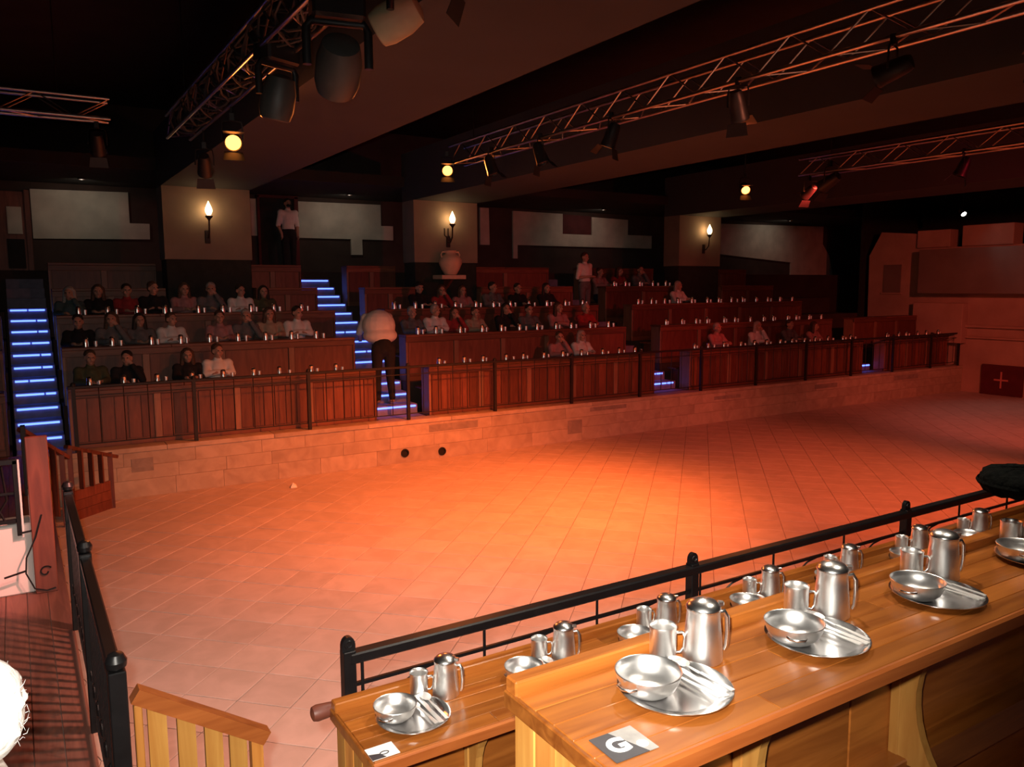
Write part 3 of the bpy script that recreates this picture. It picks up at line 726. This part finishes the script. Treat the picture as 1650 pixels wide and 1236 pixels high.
def spoon_mesh(L=.19, bw=.019):
    mb = MB(); n = 8
    for (u0, u1, w0, w1) in ((0, .5, .0062, .0042), (.5, .70, .0042, .003)):
        mb.add([(-w0, u0*L-L/2, .002), (w0, u0*L-L/2, .002), (w1, u1*L-L/2, .004), (-w1, u1*L-L/2, .004), (-w0, u0*L-L/2, .0038), (w0, u0*L-L/2, .0038), (w1, u1*L-L/2, .0058), (-w1, u1*L-L/2, .0058)],
               [(3,2,1,0),(4,5,6,7),(0,1,5,4),(1,2,6,5),(2,3,7,6),(3,0,4,7)])
    cy = L/2-.028; rim = [(bw*math.cos(2*pi*k/14), cy+.03*math.sin(2*pi*k/14), .006) for k in range(14)]; low = [(x*.5, cy+(y-cy)*.5, .001) for x, y, z in rim]
    v = rim+low+[(x, y, z+.0012) for x, y, z in rim]+[(x, y, z+.0012) for x, y, z in low]
    f = [(k, (k+1) % 14, 14+(k+1) % 14, 14+k) for k in range(14)]+[tuple(range(14, 28))]+[(28+k, 28+(k+1) % 14, 42+(k+1) % 14, 42+k) for k in range(14)]+[tuple(range(42, 56))]+[(k, (k+1) % 14, 28+(k+1) % 14, 28+k) for k in range(14)]
    return mb.add(v, f)
spoon_me = spoon_mesh().mesh('spoon', 'cutlery', 50)
knife_me = flat([(-.008, -.1), (.008, -.1), (.0065, .0), (.010, .02), (.0095, .08), (.002, .104), (-.0055, .1), (-.0065, .0)], .0026).mesh('knife', 'cutlery')
fk = MB().prism([(-.0075, -.095), (.0075, -.095), (.004, -.02), (.0035, .02), (.012, .035), (.0125, .052), (-.0125, .052), (-.012, .035), (-.0035, .02), (-.004, -.02)], 'z', 0, .0024)
for k in range(4): fk.box(-.0125+.0066*k, -.0125+.0066*k+.0042, .052, .095, .0002, .0022)
fork_me = fk.mesh('fork', 'cutlery')
ORD = ['nearest the letter G card', 'second from the letter G card', 'third from the letter G card', 'fourth along, under the black hat']
ORD1 = ['nearest the looped-mark card', 'second from the looped-mark card', 'third along behind the G setting', 'fourth along beside a rail post', 'fifth along the lower counter', 'sixth along the lower counter', 'seventh along the lower counter']
def jug(x, y, z, rz, label, group, sc=1.):
    t = thing('steel_jug', label, 'jug', (x, y, z), rz, group); t.scale = (sc, sc, sc)
    put('jug_body', jug_me, t); l = put('lid', jlid_me, t); put('thumb_lever', jt_me, l); put('handle', jh_me, t); return t
def mug(x, y, z, rz, label, group):
    t = thing('steel_mug', label, 'mug', (x, y, z), rz, group); put('mug_body', mug_me, t); put('handle', mh_me, t); return t
def setting(x, y, z, where, top, g):
    rv = random.uniform
    tag(put('steel_plate', plate_me, None, (x, y, z)), 'round steel plate on the %s counter %s' % (top, where), 'plate', 'steel plates '+g)
    b = thing('steel_bowl', 'eared steel bowl on plate, %s counter, %s' % (top, where), 'bowl', (x-.052, y+.028, z+.0032), rv(-.3, .3)+.5, 'steel bowls '+g)
    put('bowl_body', bowl_me, b); put('lug_handle', lug_me, b); put('lug_handle', lug_me, b, None, (0, 0, pi))
    for k, (n, me, dx, a) in enumerate((('fork', fork_me, .034, .06), ('knife', knife_me, .056, .03), ('spoon', spoon_me, .080, -.02))):
        c = put(n, me, None, (x+dx, y+(.004 if n == 'spoon' else 0), z+.0155), (rv(-.02, .02), 0, a+rv(-.06, .06)))
        tag(c, 'steel %s lying on plate, %s counter, %s' % (n, top, where), n, 'steel cutlery '+g)
    jug(x+.163, y+.080, z, -.5+rv(-.25, .25), 'tall lidded steel jug on the %s counter %s' % (top, where), 'steel jugs '+g)
    mug(x+.083, y+.130, z, -.4+rv(-.3, .3), 'small steel mug on the %s counter %s' % (top, where), 'steel mugs '+g)
for k, x in enumerate((1.169, 1.645, 2.17, 2.74)): setting(x, 1.22, 2.191, ORD[k], 'near', 'on the near counter')
for k, x in enumerate((1.04, 1.55, 2.08, 2.72, 3.30, 3.9, 4.5)): setting(x, 2.32, 1.641, ORD1[k], 'lower', 'on the lower counter')
# black hat resting on the fourth jug
t = thing('black_hat', 'black fuzzy hat resting on top of a steel jug', 'hat', (2.935, 1.36, 2.343))
hm = MB().lathe([(.02, .0), (.10, .004), (.135, .018), (.150, .042), (.146, .066), (.120, .084), (.07, .094), (.0, .097)], 36)
hm.v = [(x*(1+.05*math.sin(9*math.atan2(y, x)+z*40)), y*(1+.05*math.cos(7*math.atan2(y, x)+z*30)), z+.006*math.sin(13*math.atan2(y, x))) for x, y, z in hm.v]
hm.build('hat_body', 'hat', t, None, 60)
MB().lathe([(.151, .036), (.156, .045), (.151, .054)], 36, close=False).build('hat_band', 'hat', t)
MB().tube([(.05, .0, .085), (.06, .0, .15), (.075, .01, .22), (.10, .02, .30)], [.004, .006, .007, .002], 6).build('quill', 'feather', t, None, 60)

# far gallery cups and jugs: shared meshes, low relief
def low_jug():
    return MB().lathe([(.046, 0), (.044, .06), (.039, .125), (.041, .128), (.030, .143), (.004, .150)], 12).mesh('steel_jug', 'steel_lid', 40)
def low_mug():
    return MB().lathe([(.030, 0), (.031, .05), (.032, .085), (.029, .083), (.028, .03), (0, .02)], 10).mesh('steel_mug', 'steel', 40)
ljug, lmug = low_jug(), low_mug()
for s, (x0, x1) in enumerate(SEC):
    for r in range(4):
        if (s == 3 and r > 0) or s == 4: continue
        if r == 3: x1 = PIER[s][0]-.1
        if r == 3 and s == 1: continue
        if s == 0 and r == 3: continue
        x = x0+.3
        gj = 'steel jugs on %s counter %s' % (ROWN[r], SECN[s]); gm = 'steel mugs on %s counter %s' % (ROWN[r], SECN[s])
        nj = 0
        while x < x1-.2:
            jx = x+random.uniform(-.05, .05)
            o = put('steel_jug', ljug, None, (jx, ROWY[r]-.03+random.uniform(-.05, .05), ROWZ[r]+.001))
            tag(o, 'steel jug, %s from left on %s row counter %s' % (ORDN[nj], ROWN[r], SECN[s]), 'jug', gj)
            o = put('steel_mug', lmug, None, (jx+.12+random.uniform(-.02, .03), ROWY[r]-.02+random.uniform(-.06, .06), ROWZ[r]+.001))
            tag(o, 'steel mug, %s from left on %s row counter %s' % (ORDN[nj], ROWN[r], SECN[s]), 'mug', gm)
            x += .47; nj += 1
def person(F, hair, hmat, smat, tmat, loc, rz, label, group=None, sc=1.):
    p = put('person', F['body'], None, loc, (0, 0, rz)); p.scale = (sc, sc, sc); tag(p, label, 'person', group)
    def ch(n, me, mt):
        o = put(n, me, p)
        if mt: o.material_slots[0].link = 'OBJECT'; o.material_slots[0].material = MT[mt]
    ch('shirt', F['shirt'], smat); ch('trousers', F['trousers'], tmat); ch('hair', F['hair'][hair], hmat); ch('eyes', F['eyes'], None); ch('mouth', F['mouth'], None)
    return p
AUD = [  # row, x, form, hair, hair colour, shirt, label
 (0, .92, 0, 'short', 'hair_brown', 'c_green', 'person in olive top at front counter beside leftmost blue stairs'),
 (0, 1.42, 2, 'short', 'hair_dark', 'c_black', 'person in black holding a hand up at front counter near leftmost stairs'),
 (0, 2.32, 0, 'long', 'hair_brown', 'c_black', 'long-haired person in black at the front counter'),
 (0, 2.78, 1, 'short', 'hair_brown', 'c_white', 'person in white shirt at front counter beside long-haired person in black'),
 (1, .85, 0, 'short', 'hair_dark', 'c_black', 'stout person in black at second counter beside leftmost stairs'),
 (1, 1.32, 2, 'long', 'hair_brown', 'c_grey', 'person in grey at second counter between black-clad neighbours'),
 (1, 1.76, 0, 'long', 'hair_dark', 'c_grey', 'person with long dark hair at the second counter'),
 (1, 2.24, 1, 'short', 'hair_brown', 'c_white', 'person in open white collar at second counter, left block'),
 (1, 3.05, 0, 'short', 'hair_brown', 'c_pink', 'person in dull pink at middle of the second counter'),
 (1, 3.48, 2, 'short', 'hair_grey', 'c_grey', 'grey-haired person in grey toward right of second counter'),
 (1, 3.92, 0, 'long', 'hair_brown', 'c_beige', 'person in beige leaning at the second counter'),
 (1, 4.42, 1, 'short', 'hair_dark', 'c_white', 'person in white shirt at right end of second counter, left block'),
 (2, .80, 2, 'long', 'hair_grey', 'c_teal', 'person in teal at left end of third counter'),
 (2, 1.25, 0, 'long', 'hair_brown', 'c_black', 'brown-haired person in black at third counter, left block'),
 (2, 1.70, 0, 'short', 'hair_dark', 'c_red', 'person in red top at third counter, left block'),
 (2, 2.12, 1, 'short', 'hair_brown', 'c_black', 'person in black with dark straps beside the red top'),
 (2, 2.66, 0, 'long', 'hair_brown', 'c_pink', 'person in pink in front of the leftmost lamp pier'),
 (2, 3.10, 2, 'short', 'hair_grey', 'c_grey', 'grey-haired person in front of dark drape of leftmost pier'),
 (2, 3.66, 1, 'short', 'hair_dark', 'c_white', 'person in white leaning at third counter near the drape'),
 (2, 4.10, 0, 'long', 'hair_dark', 'c_green', 'dark-haired person in olive at right of third counter, left block'),
 (1, 6.75, 0, 'short', 'hair_grey', 'c_grey', 'grey-haired person at stair end of second counter, middle block'),
 (1, 7.25, 1, 'short', 'hair_grey', 'c_white', 'white-clad person at second counter, middle block'),
 (1, 7.68, 2, 'long', 'hair_brown', 'c_red', 'person in red at second counter, middle block'),
 (1, 8.20, 0, 'short', 'hair_brown', 'c_beige', 'person in beige shirt at second counter, middle block'),
 (1, 8.90, 2, 'long', 'hair_dark', 'c_black', 'person in black raising a hand at second counter, middle block'),
 (1, 9.55, 0, 'short', 'hair_dark', 'c_grey', 'dim person in grey right of the one in black, middle block'),
 (1, 10.3, 1, 'long', 'hair_brown', 'c_pink', 'dim person in pink toward right of second counter, middle block'),
 (1, 11.1, 0, 'short', 'hair_grey', 'c_red', 'dim person in dark red at right end of second counter, middle block'),
 (2, 7.40, 0, 'cap', 'c_black', 'c_black', 'person in black cap and coat at third counter, middle block'),
 (2, 7.90, 2, 'long', 'hair_brown', 'c_red', 'person in red beside the black cap at third counter'),
 (2, 8.45, 0, 'long', 'hair_brown', 'c_pink', 'person in pink below the pale vase'),
 (2, 9.20, 1, 'short', 'hair_dark', 'c_grey', 'person in grey at middle of third counter, middle block'),
 (2, 9.90, 0, 'short', 'hair_dark', 'c_black', 'person in black toward right of third counter, middle block'),
 (2, 10.7, 0, 'long', 'hair_dark', 'c_black', 'dark-haired person in black at right end of third counter'),
 (0, 9.62, 2, 'short', 'hair_brown', 'c_pink', 'lone person in pink at front counter of the middle block'),
 (0, 10.25, 0, 'long', 'hair_grey', 'c_white', 'pale-clad person at front counter right of the one in pink'),
 (0, 14.3, 0, 'short', 'hair_grey', 'c_pink', 'dim person in pink at front counter of red block'),
 (0, 15.6, 2, 'long', 'hair_grey', 'c_white', 'dim pale-clad person at front counter of red block'),
 (0, 16.9, 0, 'short', 'hair_brown', 'c_grey', 'dim person in grey at front counter of red block'),
 (0, 17.8, 1, 'long', 'hair_brown', 'c_pink', 'dim person in pink at right of front counter, red block'),
 (3, 13.1, 0, 'short', 'hair_brown', 'c_pink', 'dim person in pink at left of fourth counter, red block'),
 (3, 13.7, 1, 'long', 'hair_brown', 'c_red', 'dim person in red at fourth counter, red block'),
 (3, 14.4, 2, 'short', 'hair_dark', 'c_grey', 'dim person in grey at right of fourth counter, red block'),
 (2, 14.9, 0, 'long', 'hair_grey', 'c_white', 'pale-clad person at third counter, red block'),
]
for r, x, f, h, hc, sc, lb in AUD:
    person(FORMS[f], h, hc, sc, 'c_navy', (x, ROWY[r]+.53, ROWZ[r]-CH), random.uniform(-.12, .12), lb, 'seated audience in the far gallery', random.uniform(.97, 1.04))
# server bending over on the second stairs, back towards the arena
person(Fb, 'short', 'hair_dark', 'c_white', 'c_black', (5.68, 13.62, .93), -.1, 'server in white shirt and black trousers bending over on second stairs', None, 1.13)
# standing staff
pd = person(Fs, 'short', 'hair_dark', 'c_white', 'c_black', (5.62, 19.1, 3.445), .1, 'person in white shirt and dark face mask standing in the upper doorway')
mk = MB(); ball(mk, (0, -.075, 1.555), .062, .045, .042); put('face_mask', mk.mesh('face_mask', 'c_black', 60), pd)
person(Fc, 'short', 'hair_brown', 'c_white', 'c_grey', (12.25, 16.3, 2.20), .2, 'pale-shirted person standing high on the third stairs')
# white-haired onlooker at the frame's edge, back to the camera
pw_ = person(Fw_, 'short', 'hair_white', 'c_white', 'c_grey', (-.155, 1.93, .75), -1.5, 'white-haired onlooker cropped at the photo edge beside the walkway', None, .895)
hs = MB()
for k in range(40):
    a = random.uniform(.2, 2.9); z = random.uniform(-.08, .06); c = Vector(Pw['head'])
    p0 = c+Vector((.105*math.cos(a), .03+.105*math.sin(a), z+.02)); d = Vector((math.cos(a), math.sin(a), random.uniform(-.6, .6)))
    hs.tube([p0, p0+d*.008+Vector((0, 0, .006)), p0+d*.013+Vector((0, 0, random.uniform(-.02, .022)))], [.0007, .0006, .0002], 4)
o = hs.build('stray_hair', 'hair_white', pw_); o['kind'] = 'stuff'
# ------------------------------------------------------------------ lighting grid
def truss(label, p0, p1, size=.30, bay=.42):
    p0 = Vector(p0); p1 = Vector(p1); L = (p1-p0).length
    t = thing('lighting_truss', label, 'truss', p0, math.atan2((p1-p0).y, (p1-p0).x)); h = size/2
    cm = MB().tube([(0, 0, 0), (L, 0, 0)], .024, 8).mesh('chord', 'truss', 60)
    for y in (-h, h):
        for z in (-h, h): put('chord', cm, t, (0, y, z))
    n = round(L/bay); b = L/n
    d1 = MB().tube([(0, 0, -h), (b, 0, h)], .010, 5).mesh('brace', 'truss', 60); d2 = MB().tube([(0, 0, h), (b, 0, -h)], .010, 5).mesh('brace', 'truss', 60)
    d3 = MB().tube([(0, -h, 0), (b, h, 0)], .010, 5).mesh('brace', 'truss', 60); d4 = MB().tube([(0, h, 0), (b, -h, 0)], .010, 5).mesh('brace', 'truss', 60)
    for k in range(n):
        for y in (-h, h): put('brace', (d1, d2)[k % 2], t, (b*k, y, 0))
        put('brace', (d3, d4)[k % 2], t, (b*k, 0, -h))
    for u in (.6, L-.6): MB().tube([(u, 0, h), (u, 0, 7.0-p0.z)], .008, 5).build('hanger', 'iron_dull', t)
    return t
T1 = truss('aluminium truss wound with cables nearest the leftmost beam', (2.1, 12.2, 5.3), (2.1, 3.0, 5.3))
truss('long aluminium truss in front of the middle beam', (6.75, 12.7, 5.35), (6.75, 2.5, 5.35))
truss('dim red-lit aluminium truss near the rightmost beam', (13.3, 10.6, 5.35), (13.3, 3.0, 5.35))
truss('short truss hanging above the leftmost blue stairs', (-2.6, 12.3, 5.45), (1.25, 12.3, 5.45), .26)
for k in range(7):
    pts = []
    for j in range(60):
        u = j/59; a = k*1.1+j*.55*(1 if k % 2 else -1); rr = .18+.02*math.sin(j*1.7+k)
        pts.append((.3+8.6*u, rr*math.cos(a), rr*math.sin(a)))
    MB().tube(pts, .013, 5).build('cable', 'can_grey', T1, None, 60)
can_me = MB().lathe([(.03, .17), (.06, .165), (.075, .13), (.085, .05), (.095, -.10), (.10, -.11), (.10, -.14), (.092, -.14), (.088, -.10), (.07, -.02), (0, .0)], 20).mesh('can', 'can', 40)
lens_mes = {k: MB().lathe([(.086, -.118), (.05, -.128), (0.0005, -.131)], 20, close=False).mesh('lens', k, 60) for k in ('lens_orange', 'lens_dim', 'lens_red', 'lens_white', 'lens_off')}
yoke_me = MB().tube([(-.115, 0, 0), (-.115, 0, .12), (-.10, 0, .20), (0, 0, .215), (.10, 0, .20), (.115, 0, .12), (.115, 0, 0)], .010, 5).mesh('yoke', 'can', 60)
clamp_me = MB().box(-.03, .03, -.025, .025, .21, .30, .005).mesh('clamp', 'can')
gel_me = MB().box(-.11, .11, -.11, .11, -.165, -.145, .004)
barn_me = MB().add([(-.10, -.10, -.14), (.10, -.10, -.14), (.12, -.16, -.26), (-.12, -.16, -.26), (-.10, -.104, -.14), (.10, -.104, -.14), (.12, -.164, -.26), (-.12, -.164, -.26)], [(0,1,2,3),(7,6,5,4),(0,1,5,4),(1,2,6,5),(2,3,7,6),(3,0,4,7)]).mesh('barn_door', 'can')
def lamp(loc, aim, lens, label, ztop, light=None, sc=1., barn=True):
    loc = Vector(loc); d = (Vector(aim)-loc).normalized()
    pan = math.atan2(d.y, d.x)-pi/2
    t = thing('stage_lamp', label, 'lamp', loc, pan); t.scale = (sc, sc, sc)
    tilt = math.acos(max(-1, min(1, -d.z)))
    c = put('can', can_me, t, None, (tilt, 0, 0)); put('lens', lens_mes[lens], c)
    if barn: put('barn_door', barn_me, c); put('barn_door', barn_me, c, None, (0, 0, pi))
    put('yoke', yoke_me, t); put('clamp', clamp_me, t)
    if (ztop-loc.z)/sc > .3: MB().tube([(0, 0, .29), (0, 0, (ztop-loc.z)/sc)], .014, 6).build('drop_pipe', 'can', t)
    if light:
        en, col, ang = light
        add_light('lamp_light', 'SPOT', loc+d*.17*sc, en, col, aim, .08*sc, ang, .9)
    return t
lamp((2.25, 9.70, 4.76), (1.2, 4.0, 2.2), 'lens_orange', 'glowing orange stage lamp under the cable-wound truss', 5.16, (90, ORANGE, 90))
lamp((6.6, 12.8, 5.13), (3.0, 4.5, 1.5), 'lens_orange', 'glowing orange stage lamp at the far end of the long truss', 5.2, (120, ORANGE, 90))
lamp((13.3, 12.1, 5.13), (9, 6, 1.0), 'lens_dim', 'dim orange stage lamp beyond the red-lit truss', 7.0, (60, ORANGE, 80))
lamp((13.15, 9.9, 5.0), (13.2, 15.0, 2.6), 'lens_red', 'red glowing stage lamp under the red-lit truss', 5.2, (140, RED, 70), 1.3)
for y, z in ((11.27, 4.98), (9.86, 4.97), (8.24, 4.97), (6.13, 4.94)):
    nm = {11.27: 'closest to the far gallery', 9.86: 'second from the far gallery', 8.24: 'at the middle of its row', 6.13: 'fourth from the far gallery'}[y]
    if y == 8.24: lamp((6.6, y, z), (5.6, 9.8, 0), 'lens_dim', 'black stage lamp turned to the floor on long truss, %s' % nm, 5.21, (1250, (1, .165, .028), 104))
    elif y == 6.13: lamp((6.6, y, z), (9.3, 7.2, 0), 'lens_dim', 'black stage lamp turned to the floor on long truss, %s' % nm, 5.21, (260, (1, .13, .035), 125))
    else: lamp((6.6, y, z), (7.6, y-1.5, .0), 'lens_off', 'unlit black stage lamp on long truss, %s' % nm, 5.21)
lamp((2.25, 11.3, 4.68), (3, 14.5, 2.0), 'lens_off', 'unlit black stage lamp at end of the cable-wound truss', 5.16)
lamp((13.15, 10.35, 4.86), (14, 15, 2.0), 'lens_off', 'unlit black stage lamp at end of red-lit truss', 5.2)
lamp((13.15, 7.4, 4.95), (12, 9, 0), 'lens_off', 'unlit black stage lamp midway on red-lit truss', 5.2)
lamp((1.1, 12.43, 5.02), (1.5, 15.5, 1.8), 'lens_off', 'unlit lamp on the short truss above leftmost stairs', 5.32)
lamp((22.5, 12.6, 5.07), (20, 8, 1), 'lens_white', 'small white lamp shining high before the end wall', 7.0, (25, (1, .95, .85), 90), .75, False)
# added wash lamps at the camera end, put in to colour floor and walls
lamp((6.6, 2.9, 4.95), (4.9, 8.3, 0), 'lens_orange', 'added orange wash lamp at camera end of the long truss', 5.21, (420, (1, .24, .07), 68))
lamp((2.25, 3.3, 4.85), (2.2, 5.6, 0), 'lens_orange', 'added pinkish wash lamp at camera end of the cable-wound truss', 5.16, (430, PINK, 75))
lamp((13.15, 3.4, 4.95), (11.0, 8.2, 0), 'lens_red', 'added red-orange floor wash lamp at camera end of red-lit truss', 5.21, (520, (1, .12, .04), 80))
lamp((6.9, 3.3, 4.95), (12.5, 7.0, 0), 'lens_orange', 'added orange floor wash lamp aimed along the arena from long truss', 5.21, (300, (1, .14, .045), 64))
lamp((13.45, 4.2, 4.95), (22, 10, 0.2), 'lens_red', 'added red wash lamp aimed at the end wall from red-lit truss', 5.21, (700, (1, .13, .075), 75))  # unseen lamp put in to redden the end wall
lamp((2.25, 4.1, 4.85), (-.75, 7.0, 1.0), 'lens_red', 'added pink wash lamp aimed at the white low wall', 5.16, (950, (1, .30, .24), 20))  # unseen lamp put in to turn the white wall pink
# round downlights under the leftmost beam over the near seats
dl2 = MB().lathe([(.11, 0), (.115, -.04), (.095, -.045), (.085, -.012), (0, -.01)], 18).mesh('housing', 'can', 40); dle2 = MB().lathe([(.08, -.014), (.0005, -.018)], 18, close=False).mesh('diffuser', 'lens_white')
for x, y, en, nm in ((2.75, 1.0, 60, 'above the near counter'), (2.75, 2.9, 105, 'above the near railing')):
    t = thing('beam_downlight', 'round white downlight under leftmost beam %s' % nm, 'lamp', (x, y, 4.96)); put('housing', dl2, t); put('diffuser', dle2, t)
    add_light('downlight_glow', 'SPOT', (x, y, 4.90), en, (1, .86, .70), (x-.5, y+.6, 0), .08, 135, .8)
# added light on the audience, put in from the grid
lamp((6.6, 4.38, 4.92), (4.0, 14.5, 1.9), 'lens_off', 'stage lamp given added audience light at the camera end of the long truss', 5.2, (52, (1, .26, .14), 75))
lamp((13.15, 3.6, 4.95), (9.5, 14.0, 1.9), 'lens_off', 'added red audience lamp at the camera end of red-lit truss', 5.2, (230, (1, .03, .045), 70))
lamp((13.15, 4.6, 4.95), (17, 14.0, 1.6), 'lens_off', 'second added red audience lamp on the red-lit truss', 5.2, (85, (1, .03, .06), 80))
# large moving heads close to the camera
def moving_head(loc, rz, tilt, label, sc=1., shell='can_grey'):
    t = thing('moving_head', label, 'lamp', loc, rz); t.scale = (sc, sc, sc)
    B(-.17, .17, -.12, .12, .0, .16, .02).build('base_box', 'can', t)
    MB().tube([(-.2, 0, -.28), (-.2, 0, -.05), (-.17, 0, .0), (.17, 0, .0), (.2, 0, -.05), (.2, 0, -.28)], .03, 8).build('yoke', 'can', t, None, 60)
    h = MB().lathe([(.05, .20), (.12, .17), (.15, .05), (.15, -.10), (.13, -.18), (.115, -.19), (.11, -.15), (0, -.14)], 20).build('head', shell, t, (0, 0, -.28), 40, (tilt, 0, 0))
    MB().lathe([(.112, -.155), (.06, -.175), (.0005, -.18)], 20, close=False).build('lens', 'lens_off', h, None, 60)
    MB().tube([(0, 0, .15), (0, 0, .30)], .02, 6).build('clamp', 'can', t)
moving_head((2.1, 7.3, 5.02), .4, .3, 'large dark moving lamp hanging lowest beside the cable-wound truss', 1.0)
moving_head((2.1, 5.75, 4.96), -.2, .9, 'large grey-green moving lamp below the leftmost beam', 1.1)
moving_head((2.12, 4.75, 4.94), .9, 1.1, 'cream-headed moving lamp at the top of the photo', .8, 'horn')
# flame lamps on the piers
flame = MB().lathe([(.012, 0), (.040, .03), (.062, .075), (.066, .11), (.052, .16), (.030, .21), (.012, .25), (.002, .275)], 18).mesh('flame_bulb', 'bulb', 60)
def torch(x, z, label, extra=False):
    t = thing('flame_lamp', label, 'lamp', (x, 15.93, z))
    put('flame_bulb', flame, t)
    MB().lathe([(.01, -.10), (.03, -.06), (.065, -.02), (.07, .0), (.045, .012), (.012, .012)], 14).build('cup', 'iron_dull', t, None, 50)
    MB().tube([(0, 0, -.09), (0, .02, -.30), (0, .12, -.40), (0, .21, -.38)], .016, 6).build('arm', 'iron_dull', t, None, 60)
    B(-.05, .05, .20, .225, -.50, -.25, .01).build('wall_plate', 'iron_dull', t)
    if extra:
        for sx in (-.11, -.2): MB().tube([(0, .05, -.30), (sx*.5, .0, -.34), (sx, .0, -.25), (sx, .0, -.10)], .013, 6).build('candle_arm', 'iron_dull', t, None, 60)
    add_light('flame_light', 'POINT', (x, 16.03, z+.13), 1.0, (1, .50, .20), None, .05)
torch(3.2, 4.42, 'flame-shaped lamp glowing on the leftmost pier')
torch(8.33, 4.46, 'flame-shaped lamp with candle arms above the pale vase', True)
torch(16.2, 4.46, 'flame-shaped lamp glowing on the rightmost pier')
# added soffit lamps, put in to brighten the back wall panels
dl = MB().lathe([(.07, 0), (.075, -.03), (.06, -.035), (.055, -.01), (0, -.008)], 14).mesh('housing', 'can', 40); dle = MB().lathe([(.05, -.012), (.0005, -.014)], 14, close=False).mesh('diffuser', 'lens_dim')
for x, nm in ((1.3, 'above the leftmost plaster panel'), (6.9, 'right of the upper doorway'), (14.5, 'above the notched plaster panel'), (22.5, 'near the dark curtain')):
    t = thing('added_soffit_light', 'small added downlight in gallery soffit %s' % nm, 'lamp', (x, 18.4, 5.28)); put('housing', dl, t); put('diffuser', dle, t)
    add_light('added_soffit_glow', 'SPOT', (x, 18.4, 5.22), 4, (1, .86, .66), (x, 19.6, 4.4), .05, 140, .8)
# pale vase on a shelf
t = thing('wall_shelf', 'pink-lit wooden shelf carrying a pale vase on the middle pier', 'shelf', (8.23, 15.86, 3.34))
B(-.30, .30, -.17, .29, -.09, 0, .01).build('shelf_board', 'vase', t); MB().prism([(-.1, -.09), (.29, -.09), (.29, -.35)], 'x', -.03, .03).build('shelf_bracket', 'red_wood', t)
t = thing('clay_vase', 'pale round clay vase on the shelf under the middle flame lamp', 'vase', (8.23, 15.86, 3.342))
MB().lathe([(.12, 0), (.14, .02), (.20, .12), (.255, .25), (.25, .33), (.19, .41), (.12, .45), (.11, .49), (.14, .53), (.12, .53), (.09, .49), (.0, .44)], 28).build('vase_body', 'vase', t, None, 50)
for s in (-1, 1): MB().tube([(s*.12, 0, .50), (s*.20, 0, .50), (s*.23, 0, .44), (s*.21, 0, .38)], .018, 6).build('vase_handle', 'vase', t, None, 60)
# grey drum among the right-hand tiers
# red panel with cross by the end wall
t = thing('cross_panel', 'dark red panel with pink cross at foot of the end wall', 'panel', (23.24, 11.62, 0))
B(-.05, .05, -.55, .55, 0, .84, .008).build('panel_board', 'banner', t); B(-.065, -.048, -.40, .40, .0, .03, .003).build('panel_foot', 'banner', t)
MB().box(-.058, -.049, -.022, .022, .20, .66).build('cross_upright', 'cross', t); MB().box(-.0585, -.049, -.19, -.023, .405, .45).build('cross_arm', 'cross', t); MB().box(-.0585, -.049, .023, .19, .405, .45).build('cross_arm', 'cross', t)
# scrap of paper on the floor
sm = MB().add([(-.05, -.04, .002), (.05, -.05, .004), (.06, .03, .03), (-.03, .05, .012), (0, 0, .075), (-.05, -.04, 0), (.05, -.05, 0), (.06, .03, 0), (-.03, .05, 0)], [(0,1,4),(1,2,4),(2,3,4),(3,0,4),(0,5,6,1),(1,6,7,2),(2,7,8,3),(3,8,5,0),(8,7,6,5)])
tag(sm.build('paper_scrap', 'scrap', None, (3.48, 12.1, .0015)), 'small crumpled white paper scrap on the arena floor', 'paper')
